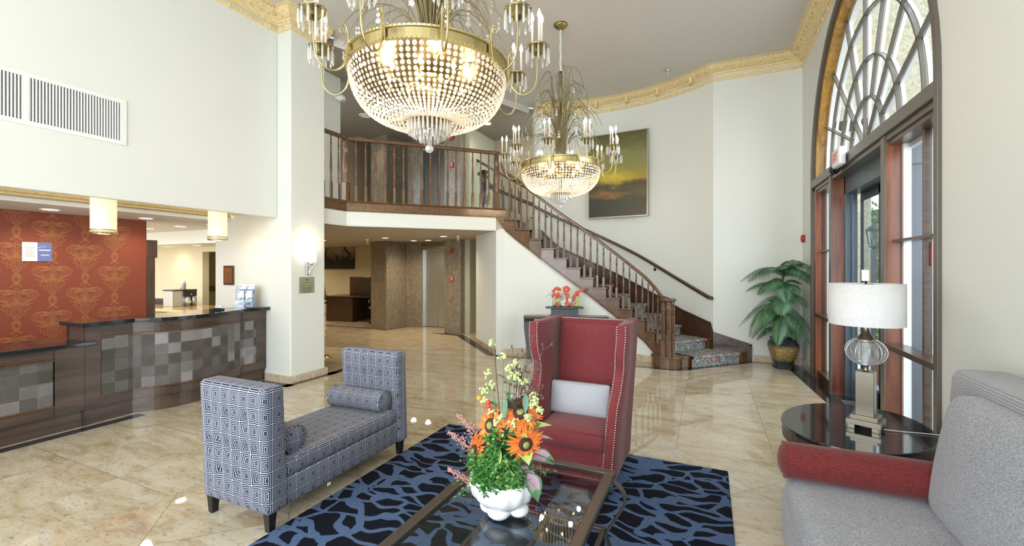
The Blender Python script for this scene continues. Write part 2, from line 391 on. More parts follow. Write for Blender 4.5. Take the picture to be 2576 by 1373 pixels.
def rugm():
    t = NT('blue_black_tufted_rug', (.05, .08, .16), .95, 0, .1)
    wv = t.noise(t.co(), 2.2, 2); v0 = t.n('ShaderNodeVectorMath', {'operation': 'SCALE'}, i0=wv.outputs[1], Scale=.55).outputs[0]
    v = t.n('ShaderNodeVectorMath', {'operation': 'ADD'}, i0=t.co(sc=(.72, 1.7, 1)), i1=v0).outputs[0]
    vo = t.n('ShaderNodeTexVoronoi', {'feature': 'DISTANCE_TO_EDGE'}, Vector=v, Scale=5.2).outputs[0]
    thr = t.ma('MULTIPLY_ADD', t.noise(t.co(), 3.3, 2).outputs[0], .34, -.055)
    k = t.ma('GREATER_THAN', vo, thr)
    n = t.noise(t.co(), 240, 2).outputs[0]
    blue = t.ramp(n, [(.3, (.050, .085, .175)), (.7, (.125, .19, .34))]); blk = t.ramp(n, [(.3, (.003, .004, .009)), (.7, (.013, .015, .026))])
    t.set(**{'Base Color': t.mix(k, blue, blk)})
    h = t.ma('ADD', t.ma('MULTIPLY', k, -.6), n); t.bump(h, .6, .006); return t.m
RUG = rugm()
def carpet():
    t = NT('stair_carpet_floral', (.2, .2, .2), .95, 0, .1)
    wv = t.noise(t.co('UV'), 6, 2); v0 = t.n('ShaderNodeVectorMath', {'operation': 'SCALE'}, i0=wv.outputs[1], Scale=.16).outputs[0]
    v = t.n('ShaderNodeVectorMath', {'operation': 'ADD'}, i0=t.co('UV'), i1=v0).outputs[0]
    a = t.n('ShaderNodeTexVoronoi', {'feature': 'DISTANCE_TO_EDGE'}, Vector=v, Scale=11).outputs[0]
    b = t.n('ShaderNodeTexVoronoi', {'feature': 'DISTANCE_TO_EDGE'}, Vector=t.n('ShaderNodeVectorMath', {'operation': 'ADD'}, i0=v, i1=(.37, .21, 0)).outputs[0], Scale=8).outputs[0]
    dt = t.n('ShaderNodeTexVoronoi', None, Vector=t.co('UV'), Scale=6.5)
    ln = t.ma('MAXIMUM', t.ma('LESS_THAN', a, .032), t.ma('LESS_THAN', b, .024)); dot = t.ma('LESS_THAN', dt.outputs[0], .21)
    pk = t.ramp(t.sep(dt.outputs[1])[0], [(.3, (.36, .05, .13)), (.7, (.70, .22, .33))])
    c = t.mix(ln, (.17, .17, .16), (.46, .47, .43)); c = t.mix(dot, c, pk)
    t.set(**{'Base Color': c}); t.bump(t.noise(t.co('UV'), 300, 2).outputs[0], .3, .003); return t.m
CARPET = carpet()
def weave_panel():
    t = NT('ridged_metallic_check_panel', (.2, .2, .2), .32, .55)
    U, V, _ = t.sep(t.co('UV')); C = .118
    iu = t.ma('FLOOR', t.ma('DIVIDE', t.ma('ADD', U, 40 * C), C)); iv = t.ma('FLOOR', t.ma('DIVIDE', t.ma('ADD', V, 40 * C), C))
    ch = t.ma('MODULO', t.ma('ADD', iu, iv), 2)
    sg = t.ma('MULTIPLY_ADD', ch, 2, -1)
    d = t.ma('ADD', U, t.ma('MULTIPLY', V, sg)); w = t.ma('MULTIPLY_ADD', t.ma('SINE', t.ma('MULTIPLY', d, 560)), .5, .5)
    rn = t.n('ShaderNodeTexWhiteNoise', {'noise_dimensions': '2D'}, Vector=t.comb(iu, iv)).outputs[0]
    lo = t.mix(rn, (.035, .032, .032), (.065, .060, .058)); hi = t.mix(t.ma('POWER', rn, 3), (.20, .185, .175), (.62, .60, .64))  # random cell brightness paints in the sheen of the reflective ridges
    t.set(**{'Base Color': t.mix(w, lo, hi)}); t.bump(w, .7, .004); return t.m
PANEL = weave_panel()
def glassm(name, tint=(1, 1, 1), gl=.12, rough=0.0):
    m = bpy.data.materials.new(name); m.use_nodes = True; N = m.node_tree.nodes; L = m.node_tree.links; N.clear()
    o = N.new('ShaderNodeOutputMaterial'); mx = N.new('ShaderNodeMixShader'); tr = N.new('ShaderNodeBsdfTransparent'); g = N.new('ShaderNodeBsdfGlossy')
    fr = N.new('ShaderNodeLayerWeight'); fr.inputs[0].default_value = .5
    pw = N.new('ShaderNodeMath'); pw.operation = 'POWER'; pw.inputs[1].default_value = 4.5; L.new(fr.outputs['Facing'], pw.inputs[0])
    mu = N.new('ShaderNodeMath'); mu.operation = 'MULTIPLY_ADD'; mu.inputs[1].default_value = .85; mu.inputs[2].default_value = gl
    L.new(pw.outputs[0], mu.inputs[0]); mu.use_clamp = True
    tr.inputs[0].default_value = tuple(tint) + (1,); g.inputs[1].default_value = rough
    L.new(mu.outputs[0], mx.inputs[0]); L.new(tr.outputs[0], mx.inputs[1]); L.new(g.outputs[0], mx.inputs[2]); L.new(mx.outputs[0], o.inputs[0]); return m
GLASS = glassm('window_glass', (.95, .98, .97), .03)
TGLASS = glassm('table_glass', (.88, .93, .92), .07)
def crystal():
    m = bpy.data.materials.new('crystal'); m.use_nodes = True; N = m.node_tree.nodes; L = m.node_tree.links; N.clear()
    o = N.new('ShaderNodeOutputMaterial'); a = N.new('ShaderNodeMixShader'); b = N.new('ShaderNodeMixShader')
    tr = N.new('ShaderNodeBsdfTransparent'); g = N.new('ShaderNodeBsdfGlossy'); d = N.new('ShaderNodeBsdfTranslucent'); df = N.new('ShaderNodeBsdfDiffuse'); c = N.new('ShaderNodeMixShader')
    tr.inputs[0].default_value = (.95, .95, .93, 1); g.inputs[0].default_value = (1, 1, 1, 1); g.inputs[1].default_value = .08
    d.inputs[0].default_value = (1, .97, .9, 1); df.inputs[0].default_value = (.95, .95, .95, 1)
    L.new(d.outputs[0], c.inputs[1]); L.new(df.outputs[0], c.inputs[2]); c.inputs[0].default_value = .45
    L.new(c.outputs[0], a.inputs[1]); L.new(g.outputs[0], a.inputs[2]); a.inputs[0].default_value = .28
    L.new(a.outputs[0], b.inputs[1]); L.new(tr.outputs[0], b.inputs[2]); b.inputs[0].default_value = .26
    L.new(b.outputs[0], o.inputs[0]); return m
CRYST = crystal()
BULB = emis('lit_bulb_glass', (1, .78, .45), 26)
DOWN = emis('lit_downlight', (1, .86, .66), 9)
CANDLE = simple('candle_sleeve_ivory', (.80, .70, .62), .5)
SHADEE = emis('lit_pendant_shade', (1, .80, .46), .5, (.75, .68, .5))
SCONE = emis('lit_frosted_glass', (1, .88, .66), 2.2)
LSHADE = emis('lit_desk_lamp_shade', (1, .83, .55), 1.2)
SHADEW = fabric('white_linen_shade', (.60, .59, .58), (.74, .73, .72), 140, .8, .15, (2, 2, .4), 0)
# ------------------------------------------------------------------ room shell
CZ = 5.12; XW = 1.42; HZ = 2.29; LZ = 2.27; XB = -5.5; XP = -5.24; R0 = 1.6 / 9
def circ(a, b, c):
    ax, ay, bx, by, cx, cy_ = *a, *b, *c
    d = 2 * (ax * (by - cy_) + bx * (cy_ - ay) + cx * (ay - by))
    ux = ((ax * ax + ay * ay) * (by - cy_) + (bx * bx + by * by) * (cy_ - ay) + (cx * cx + cy_ * cy_) * (ay - by)) / d
    uy = ((ax * ax + ay * ay) * (cx - bx) + (bx * bx + by * by) * (ax - cx) + (cx * cx + cy_ * cy_) * (bx - ax)) / d
    return ux, uy, math.dist((ux, uy), a)
CA, CB = (.09, 8.49), (-3.43, 8.87)
ucx, ucy, UR = circ(CA, (-1.65, 9.2), CB)
ang0 = math.atan2(CA[1] - ucy, CA[0] - ucx); ang1 = math.atan2(CB[1] - ucy, CB[0] - ucx)
def wallpt(t, off=0): a = ang0 + (ang1 - ang0) * t; return (ucx + (UR - off) * math.cos(a), ucy + (UR - off) * math.sin(a))
def wall_y(x, off=0): return ucy + math.sqrt(max(0, (UR - off) ** 2 - (x - ucx) ** 2))
arc = [wallpt(i / 28) for i in range(29)]

m = MB(); m.b(-14, XW + .45, -3.2, 12.2, -.1, 0); struct('floor', m, FLOORM)
# dark granite inlay bands, flush with the floor
m = MB()
def band(p, q, w=.09, z=.0015):
    p = Vector(p); q = Vector(q); d = (q - p).normalized(); n = Vector((-d.y, d.x)) * w / 2
    m.add([(p.x - n.x, p.y - n.y, z), (q.x - n.x, q.y - n.y, z), (q.x + n.x, q.y + n.y, z), (p.x + n.x, p.y + n.y, z)], [(0, 1, 2, 3)])
band((-5.06 - .12, 4.10), (-5.06 - .12, 5.0), .13); band((-5.7, 4.16), (-5.12, 4.16), .13)
m.prism([(-5.24, 4.83), (-5.24, 5.35), (-5.11, 4.99), (-5.11, 4.83)], .0005, .0015)
band((-5.62, -1), (-5.62, 2.7), .13)
m.prism([(-6.13, 8.88), (-5.35, 8.80), (-3.66, 7.06), (-3.40, 7.06), (-3.52, 7.18), (-5.28, 8.98), (-5.84, 9.05), (-5.9, 9.0)], .0003, .0015)
m.prism([(-3.5, 7.05), (-1.36, 7.22), (-.50, 7.185), (-.30, 7.285), (.72, 8.37), (.62, 8.47), (-.42, 7.50), (-.60, 7.33), (-1.36, 7.30), (-3.5, 7.13)], .0005, .0015); band((.64, 8.40), (1.18, 8.38), .06)
m.prism([(1.14, 8.42), (1.29, 6.1), (1.29, 3.2), (1.75, 3.2), (1.75, 8.42)], .0006, .0016)
band((-12, 8.76), (-8.1, 8.96), .07); band((-8.12, 8.97), (-7.44, 8.78), .05); band((-7.44, 8.78), (-7.37, 9.58), .05); band((-7.4, 9.57), (-6.9, 9.7), .05)
struct('trim_7', m, BGRAN)

def zface(mb, poly, z, up=False, mi=0):
    ar = sum(poly[i][0] * poly[(i + 1) % len(poly)][1] - poly[(i + 1) % len(poly)][0] * poly[i][1] for i in range(len(poly)))
    idx = list(range(len(poly)))
    if (ar > 0) != up: idx.reverse()
    mb.add([(p[0], p[1], z) for p in poly], [tuple(idx)], None, mi)
m = MB()
m.prism([(XB - .3, -3.2), (XW + .3, -3.2), (XW + .3, 8.9), (.3, 8.9)] + [wallpt(i / 14, -.2) for i in range(15)] + [(-3.6, 8.95), (-5.24, 5.0), (XB - .3, 4.3)], CZ, CZ + .15)
struct('ceiling', m, CEIL)
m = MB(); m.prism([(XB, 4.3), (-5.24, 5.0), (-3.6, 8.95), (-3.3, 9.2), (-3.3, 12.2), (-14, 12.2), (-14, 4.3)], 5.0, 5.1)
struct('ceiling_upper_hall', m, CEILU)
m = MB(); m.sweep([(0, CZ), (0, 4.99), (.012, 4.99), (.015, 5.05), (.02, CZ)], [(-5.24, 5.0), (-3.6, 8.95)], -1); struct('trim_1', m, CEIL)
# left wall above the reception opening, with its pier
m = MB(); m.b(XB - .06, XB, -3.2, 4.25, HZ, CZ); m.b(XB - .18, XB, -3.2, -1.2, 0, HZ); struct('wall_left', m, WALL, .012)
m = MB(); m.prism([(-6.875, 0), (XP, 0), (XP, CZ), (XB - .05, CZ), (XB - .05, 2.5), (-6.875, 2.5)], -4.84, -4.25, mat=Matrix.Rotation(PI / 2, 4, 'X'))
struct('wall_left_pier', m, WALL, .015)
# back wall right part + curved wall
m = MB(); m.b(.09, XW + .3, 8.49, 8.75, 0, CZ); struct('wall_back', m, WALL)
m = MB(); m.sweep([(0, 0), (0, CZ)], arc, -1 if 0 else 1, sm=True)
m.sweep([(-.2, CZ), (-.2, 0)], arc, 1, sm=True); 
m.add([(CB[0], CB[1], 0), (CB[0], CB[1], CZ), (CB[0] - .12, CB[1] + .2, CZ), (CB[0] - .12, CB[1] + .2, 0)], [(0, 1, 2, 3)])
struct('wall_curved', m, WALL)
# right wall with the arched entrance opening
AY0, AY1, ASP = 3.87, 7.70, 2.90; AYC = (AY0 + AY1) / 2; AR = (AY1 - AY0) / 2
def arch(n=32, r=AR, z=ASP): return [(AYC - r * math.cos(PI * i / n), z + r * math.sin(PI * i / n)) for i in range(n + 1)]
m = MB(); A = arch(); XO = XW + .2
for X, fl in ((XW, 0), (XO, 1)):
    vs = []; fs = []
    for (y, z) in A: vs += [(X, y, z), (X, y, CZ)]
    for i in range(len(A) - 1):
        f = (2 * i, 2 * i + 1, 2 * i + 3, 2 * i + 2); fs.append(f if not fl else f[::-1])
    m.add(vs, fs)
m.b(XW, XO, -3.2, AY0, 0, CZ); m.b(XW, XO, AY1, 8.6, 0, CZ)
struct('wall_right', m, WALL)
# unseen wall behind the camera, with a wide opening for the added daylight
m = MB(); m.b(XB, XW, -3.3, -3.15, 0, .4); m.b(XB, XW, -3.3, -3.15, 4.3, CZ); m.b(XB, -4.95, -3.3, -3.15, .4, 4.3); m.b(1.12, XW, -3.3, -3.15, .4, 4.3); struct('wall_front', m, WALL)
# balcony band and fascia follow this line
BAL = [(-5.32, 4.84), (-5.32, 5.35), (-3.52, 7.16)]
m = MB()
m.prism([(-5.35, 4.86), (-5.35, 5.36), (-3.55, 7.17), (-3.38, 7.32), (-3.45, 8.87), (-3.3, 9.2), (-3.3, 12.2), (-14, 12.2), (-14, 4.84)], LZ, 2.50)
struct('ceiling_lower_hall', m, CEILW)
m = MB(); m.sweep([(0, 2.52), (.0, LZ)], BAL, -1); m.sweep([(0, LZ + .02), (.006, LZ + .015), (.006, LZ - .004), (-.02, LZ - .004)], BAL, -1); struct('wall_balcony_band', m, WALL)
m = MB(); m.prism([(-5.36, 4.84), (-5.36, 5.38), (-3.56, 7.20), (-3.42, 7.34), (-3.5, 8.87), (-3.3, 9.2), (-3.3, 12.2), (-14, 12.2), (-14, 4.84)], 2.5, 2.667); struct('floor_balcony', m, WALLO)
# under-stair wall: plan follows the outer string of the stair
NS = [(-.53, 7.541), (-.657, 7.591), (-.80, 7.645), (-.969, 7.695), (-1.189, 7.728), (-1.409, 7.745), (-1.64, 7.745), (-1.869, 7.735), (-2.104, 7.718), (-2.354, 7.695), (-2.588, 7.66), (-2.81, 7.605), (-3.011, 7.52), (-3.211, 7.393), (-3.382, 7.262)]
WX = [.50, .05, -.42, -.76, -1.10, -1.45, -1.80, -2.18, -2.55, -2.92, -3.12, -3.28, -3.38, -3.43, -3.46]
WS = [((x, 8.47) if x > .04 else (x, min(8.95 if x < -3.4 else 9.9, wall_y(x, .02)))) for x in WX]
WS[12] = (-3.42, 8.80); WS[13] = (-3.50, 8.62); WS[14] = (-3.56, 8.45)
m = MB(); n = len(NS)
# sloping top of the under-stair wall stays below the string
pl = [(-.80, 7.70, .12)] + [(NS[i][0] + .0, NS[i][1] + .03, max(.1, R0 * (i + 1) - .36)) for i in range(3, n)] + [(-3.52, 7.20, 2.30)]
for i in range(len(pl) - 1):
    a, b_ = pl[i], pl[i + 1]; m.add([(a[0], a[1], 0), (b_[0], b_[1], 0), (b_[0], b_[1], b_[2]), (a[0], a[1], a[2])], [(3, 2, 1, 0)])
    m.add([(a[0], a[1] + .12, 0), (b_[0], b_[1] + .12, 0), (b_[0], b_[1] + .12, b_[2]), (a[0], a[1] + .12, a[2])], [(0, 1, 2, 3)])
m.prism([(-3.52, 7.16), (-3.40, 7.28), (-3.30, 7.40), (-4.40, 8.55), (-4.52, 8.22)], 0, LZ)
m.prism([(-4.52, 8.22), (-4.40, 8.55), (-4.40, 12.), (-4.52, 12.)], 0, LZ)
struct('wall_under_stair', m, WALL)
# elevator lobby
m = MB(); m.b(-14, -3.3, 11.0, 11.2, 0, LZ); m.b(-14, -13.8, 4, 11.2, 0, LZ); struct('wall_office', m, WALL2)
m = MB(); m.b(-5.40, -5.25, 9.24, 11, 0, LZ); m.b(-5.40, -5.25, 9.24, 10.6, 2.667, 5.0); struct('wall_passage', m, WALLO)
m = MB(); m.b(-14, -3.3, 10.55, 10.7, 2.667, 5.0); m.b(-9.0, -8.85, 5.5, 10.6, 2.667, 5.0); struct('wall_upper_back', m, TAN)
m = MB(); m.b(-14, -4.9, 5.35, 5.5, 2.667, 5.0) if 0 else m.b(-6.2, -6.05, 4.84, 5.94, 2.667, 5.0); struct('wall_upper_left', m, WALL)
for z0, z1, nm in ((0, LZ, 'wall_stone_lower'), (2.667, 5.0, 'wall_stone_upper')):
    m = MB()
    m.prism([(-8.14, 9.045), (-7.47, 8.86), (-7.42, 9.66), (-7.02, 9.75), (-7.02, 10.4), (-8.14, 10.4)], z0, z1)
    m.b(-5.84, -5.39, 9.03, 10.4, z0, z1)
    m.b(-7.02, -5.84, 9.78, 10.4, z0 + 2.10, z1)
    struct(nm, m, STONE, .006)
    e = MB(); e.b(-7.02, -6.98, 9.74, 9.86, z0, z0 + 2.10); e.b(-7.02, -5.84, 9.74, 9.86, z0 + 2.06, z0 + 2.14); dl = BRASS if z0 == 0 else STEEL
    dd = MB(); dd.b(-6.98, -6.56, 9.82, 9.86, z0 + .01, z0 + 2.06); dd.b(-6.555, -6.05, 9.83, 9.87, z0 + .01, z0 + 2.06); dd.b(-6.045, -5.84, 9.82, 9.86, z0 + .01, z0 + 2.06)
    t = struct('door_1' if z0 == 0 else 'door_2', dd, STEEL if z0 == 0 else simple('steel_darkened', (.16, .15, .13), .35, 1), .003)  # upper doors: steel colour darkened to mute a bright reflection
    k = e.build('door_frame', [STEEL], t); e2 = MB(); e2.b(-7.0, -5.84, 9.70, 9.78, z0 + 2.09, z0 + 2.155); e2.build('door_header', dl, t)
# reception niche
RX = -7.5
m = MB(); m.b(RX - .12, RX, -1.0, 3.66, 0, 2.28)
def swirl():
    g = []
    def cv(p, w=.0026): g.append((cat(p, 6), w))
    for sx in (-1, 1):
        S = lambda L: [(sx * x, y) for x, y in L]
        cv(S([(0, .20), (.035, .245), (.05, .29), (.03, .325), (0, .315), (-.025, .27), (-.01, .225), (.03, .19), (.06, .172)]))
        cv(S([(0, .335), (.03, .315), (.028, .27), (0, .235), (-.045, .195), (-.07, .175)]))
        for k in range(5):
            s = 1 - .13 * k; d = .022 * k
            cv(S([(.0, .115 - d * 1.4), (.055 * s, .035 - d), (.13 * s, .0 - d * .8), (.20 * s, .012 - d * .4), (.242 * s, .055), (.225 * s, .105), (.165 * s, .135), (.105 * s, .125), (.09 * s, .095), (.12 * s, .08), (.15 * s, .09)]))
        for k in range(3):
            cv(S([(-.03 + .005 * k, .04 - k * .026), (.02, -.01 - k * .024), (.08, -.045 - k * .016), (.16 - .018 * k, -.045 - k * .010), (.20 - .03 * k, -.03 - k * .012)]))
        cv(S([(0, -.03), (.03, -.065), (.055, -.115), (.06, -.165), (.04, -.215), (0, -.265), (-.035, -.30)]))
        cv(S([(0, -.055), (.022, -.09), (.036, -.135), (.03, -.19), (0, -.235), (-.05, -.29)]))
        cv(S([(0, -.08), (.014, -.115), (.014, -.155), (0, -.19), (-.035, -.22)]))
        cv(S([(.058, -.17), (.085, -.185), (.105, -.165), (.095, -.135), (.075, -.145)])); cv(S([(.055, -.12), (.08, -.085), (.12, -.07), (.15, -.09), (.14, -.125), (.115, -.13), (.105, -.11), (.125, -.10)]))
        cv(S([(0, .165), (.012, .145), (.01, .12), (0, .11)])); cv(S([(.02, .13), (.035, .12), (.04, .10), (.03, .09), (.02, .11), (.03, .14)]))
    return g
G = swirl(); DY = .314; DZ = .5585
for c in range(-9, 4):
    yc = 2.339 + c * DY
    for r in range(-3, 4):
        lay = 0
        zc = 1.204 + (.5 * DZ if (c % 2) else 0) + r * DZ
        if yc > 3.9 or yc < -.8: continue
        for pts, w in G:
            lay += 1
            P = [(yc + p.x * .755, zc + p.y * .925) for p in pts]; vs = []; ok = True
            for i, p in enumerate(P):
                a = P[max(0, i - 1)]; b_ = P[min(len(P) - 1, i + 1)]; dx, dy = b_[0] - a[0], b_[1] - a[1]; L = math.hypot(dx, dy) or 1
                for q in (-1, 1): vs.append((RX + .001 + lay * .0001, p[0] - dy / L * w * q, p[1] + dx / L * w * q))
            fs = [(2 * i, 2 * i + 1, 2 * i + 3, 2 * i + 2) for i in range(len(P) - 1)
                  if .02 < P[i][1] < 2.27 and .02 < P[i + 1][1] < 2.27 and P[i + 1][0] < 3.65 and P[i][0] < 3.65]
            if fs: m.add(vs, fs, None, 1)
REDW = simple('terracotta_red_wallpaper', (.235, .050, .024), .6, 0, 200, .1)
SWG = simple('wallpaper_gold_line', (.40, .165, .06), .5)
struct('wall_reception_red', m, [REDW, SWG])
m = MB(); m.prism([(-7.55, -1.2), (-6.5, -1.2), (-6.5, 4.25), (-6.9, 4.25), (-6.9, 4.86), (-14, 4.86), (-14, 3.70), (-7.55, 3.70)], 2.28, 2.36); struct('ceiling_reception', m, CEIL)
m = MB(); m.b(-14, -7.45, 4.86, 5.78, 2.03, 2.5); m.b(-14, -8.0, 5.78, 6.5, 2.03, 2.5); m.b(-7.45, -6.92, 4.86, 5.1, 2.03, 2.5); m.b(-6.52, XB - .05, -1.2, 4.25, 2.5, 2.6); struct('ceiling_reception_soffit', m, WALL)
m = MB(); m.sweep([(0, 2.50), (.10, 2.49), (.08, 2.455), (.03, 2.43), (.02, 2.375), (.045, 2.36), (.045, 2.34), (.0, 2.335)], [(-6.5, -1.2), (-6.5, 4.22)], -1)
m.sweep([(0, 2.50), (.10, 2.49), (.08, 2.455), (.03, 2.43), (.02, 2.375), (.0, 2.37)], [(-6.5, 4.245), (XB - .07, 4.245)], -1); struct('trim_2', m, GOLD)
m = MB(); m.sweep([(0, 2.336), (.0, 2.279)], [(-6.499, -1.2), (-6.499, 4.25)], -1); m.b(-6.52, -6.46, -1.2, 4.25, 2.30, 2.318); struct('trim_3', m, WHITE)
m = MB(); m.b(-13.2, -13.0, -1.2, 6.6, 0, 2.4); m.b(-13, -9.55, 5.65, 5.78, 0, 2.1); m.b(-9.55, -8.6, 5.65, 5.78, 1.92, 2.1); m.b(-8.6, -7.4, 5.65, 5.78, 0, 2.1); m.prism([(-6.9, 4.84), (-6.8, 4.84), (-7.4, 5.78), (-7.5, 5.70)], 0, 2.1); m.b(-13, -8.07, 3.87, 3.99, 0, 2.4) if 0 else None; struct('wall_back_office', m, WALL2)
# baseboards
BP = [(0, .0), (.015, .0), (.015, .095), (.0, .105)]
def base(name, path, side=1, prof=BP): 
    m = MB(); m.sweep(prof, path, side); return struct(name, m, BASEG)
m = MB(); m.b(-10.6, -8, 6.4, 6.5, 0, 2.1); struct('wall_corridor', m, WALLO)
m = MB(); m.b(-10.6, -8, 6.36, 6.4, 1.06, 1.16); m.b(-9.0, -8.93, 6.3, 6.4, 0, 2.1); struct('trim_6', m, OAKD)
base('baseboard_pier', [(-5.72, 4.25), (XP, 4.25), (XP, 4.84), (-5.6, 4.84)], -1, [(0, 0), (.03, 0), (.03, .10), (0, .10)])
base('baseboard_back', [(.72, 8.49), (XW, 8.49), (XW, AY1 + .08)], -1)
base('baseboard_stair', [(p[0], p[1]) for p in pl], 1)
base('baseboard_passage', [(-3.52, 7.16), (-4.52, 8.22), (-4.52, 11)], 1)
base('baseboard_passage_left', [(-5.40, 9.24), (-5.40, 11)], -1)
base('baseboard_right', [(XW, AY0 - .05), (XW, -3)], -1)
m = MB(); m.sweep([(0, LZ), (.10, LZ), (.10, LZ + .01)], [(-13.5, 10.99), (-3.4, 10.99)], -1)
# crown moulding of the lobby
CP = [(0, 4.955), (.018, 4.955), (.022, 4.975), (.045, 4.985), (.05, 5.0), (.075, 5.01), (.12, 5.04), (.155, 5.07), (.165, 5.08), (.165, 5.105), (.20, 5.112), (.20, CZ)]
LP = [(0, 4.868), (.02, 4.872), (.024, 4.88), (.02, 4.888), (.024, 4.896), (.02, 4.904), (.024, 4.912), (.018, 4.92), (0, 4.925)]
ROOM = [(XB, -3.15), (XB, 4.25), (XP, 4.25), (XP, 4.84)]
BACK = [(XW, -3.15), (XW, 8.49)] + arc
def orn(mb, path, side):
    # dentils, scrolls and reeding ties set along the moulding
    P = [Vector(p) for p in path]
    for i in range(len(P) - 1):
        a, b_ = P[i], P[i + 1]; d = b_ - a; L = d.length; d.normalize(); nn = Vector((-d.y, d.x)) * side
        if L < .1 and len(P) < 8: continue
        k = max(1, int(L / .055)); rz = math.atan2(d.y, d.x)
        for j in range(k):
            q = a + d * ((j + .5) * L / k) + nn * .172
            if q.y < 2.5: continue
            mb.box((q.x, q.y, 5.093), (.026, .018, .018), rz)
        k = max(1, round(L / .125))
        for j in range(k):
            c = a + d * ((j + .5) * L / k); 
            if c.y < 2.5: continue
            pts = []; sgn = 1 if (j + i) % 2 else -1
            for t in range(15):
                w = t / 14 * 2.6 * PI; r = .048 * (1 - t / 17)
                s_ = math.cos(w) * r * 1.25 * sgn; h = math.sin(w) * r
                q = c + d * s_ + nn * (.098 + h * .85 + .012); pts.append((q.x, q.y, 5.03 + h * .62))
            mb.tube(pts, .0065, 4)
        k = max(1, round(L / .27))
        for j in range(k + (0 if len(P) > 8 else 0)):
            q = a + d * ((j + .5) * L / k) + nn * .014
            if q.y < 2.5: continue
            mb.box((q.x, q.y, 4.896), (.02, .034, .064), rz)
m = MB(); m.sweep(CP, ROOM, -1); m.sweep(LP, ROOM, -1); orn(m, ROOM, -1); struct('trim_4', m, GOLD)
m = MB(); m.sweep(CP, BACK, 1); m.sweep(LP, BACK, 1); orn(m, BACK, 1)
for t in (.12, .3, .47, .64, .8):
    p = wallpt(t, .02); m.box((p[0], p[1] - .06, 5.02), (.05, .16, .14), 0)
struct('trim_5', m, GOLD)
# ------------------------------------------------------------------ arched entrance window
m = MB()
def archstrip(mb, r0, r1, x0, x1, zs=ASP, n=36, legs=None, mi=0):
    pts = []
    for r in (r0, r1):
        L = [(AYC - r * math.cos(PI * i / n), zs + r * math.sin(PI * i / n)) for i in range(n + 1)]
        if legs is not None: L = [(AYC - r, legs)] + L + [(AYC + r, legs)]
        pts.append(L)
    k = len(pts[0]); vs = []
    for i in range(k):
        for (y, z) in (pts[0][i], pts[1][i]): vs += [(x0, y, z), (x1, y, z)]
    fs = []
    for i in range(k - 1):
        a, b_ = 4 * i, 4 * (i + 1)
        fs += [(a, b_, b_ + 2, a + 2), (a + 3, b_ + 3, b_ + 1, a + 1), (a + 1, b_ + 1, b_, a), (a + 2, b_ + 2, b_ + 3, a + 3)]
    mb.add(vs, fs, None, mi)
archstrip(m, AR - .005, AR + .055, XW - .025, XW + .02, legs=0)
win = struct('window_1', m, DKFRAME, .004, 'dark wooden casing of the arched entrance window')
m = MB(); archstrip(m, AR - .075, AR - .0, XW + .02, XW + .15, n=40, legs=2.86); m.build('arch_soffit', AMBERWOOD, win, .004, label='worn amber wood arch lining')
m = MB(); archstrip(m, AR - .145, AR - .075, XW + .13, XW + .19, n=40, legs=2.86); m.build('arch_sash', WHITE, win)
m = MB(); m.b(XW - .03, XW + .17, AY0, AY1, 2.75, 2.86); m.b(XW - .0, XW + .2, AY0, AY1, 2.70, 2.75); m.build('transom_beam', DKFRAME, win, .006)
FC = 2.88
def fan(x0, x1, w, name, mt):
    mb = MB()
    for r in (.51, .91, 1.40):
        archstrip(mb, r - w, r + w, x0, x1, FC, 30)
    for k in range(1, 8):
        a = PI * k / 8; r0 = 0 if k in (2, 4, 6) else .51
        # stop the bar at the sash of the stilted arch
        r1 = AR - .09 + .02 * math.sin(a)
        c = math.cos(a); s_ = math.sin(a); n = (-s_ * w, c * w)
        P = [(AYC - c * r0, FC + s_ * r0), (AYC - c * r1, FC + s_ * r1)]
        vs = []
        for (y, z) in P:
            for q in (-1, 1):
                for X in (x0, x1): vs.append((X, y + n[0] * q * -1, z + n[1] * q))
        mb.add(vs, [(0, 1, 5, 4), (2, 6, 7, 3), (0, 4, 6, 2), (1, 3, 7, 5)])
    mb.build(name, mt, win)
fan(XW + .095, XW + .125, .0095, 'fanlight_glazing_bars', DKFRAME); fan(XW + .135, XW + .165, .0095, 'fanlight_outer_bars', WHITE)
m = MB(); A2 = arch(36, AR - .08, ASP); m.add([(XW + .13, y, z) for y, z in A2], [tuple(range(len(A2)))]); m.build('fanlight_glass', GLASS, win)
# lower storey: jambs, mullions, sidelights
m = MB(); m.b(XW, XW + .14, 7.60, 7.70, 0, 2.75); m.b(XW, XW + .07, 7.54, 7.62, 0, 2.75); m.b(XW, XW + .14, 3.87, 3.93, 0, 2.75); m.build('jamb', REDWOOD, win, .004)
m = MB(); m.b(XW, XW + .135, 6.645, 6.715, 0, 2.75); m.build('mullion', REDWOOD, win, .004); m = MB(); m.b(XW - .012, XW + .004, 6.635, 6.725, 0, 2.75); m.b(XW - .012, XW + .004, 4.82, 4.905, 0, 2.75); m.build('mullion_cover', DKFRAME, win)
m = MB(); m.b(XW, XW + .145, 4.82, 4.90, 0, 2.75); m.build('mullion', REDWOOD, win, .004)
m = MB(); m.b(XW + .135, XW + .2, 6.62, 6.72, 0, 2.75); m.b(XW + .13, XW + .19, 7.5, 7.6, 0, 2.75); m.b(XW + .112, XW + .165, 4.785, 4.822, 0, 2.75); m.b(XW + .14, XW + .2, 3.93, 4.0, 0, 2.75); m.b(XW + .15, XW + .19, 3.9, 4.85, 2.62, 2.75); m.build('outer_stile', WHITE, win)
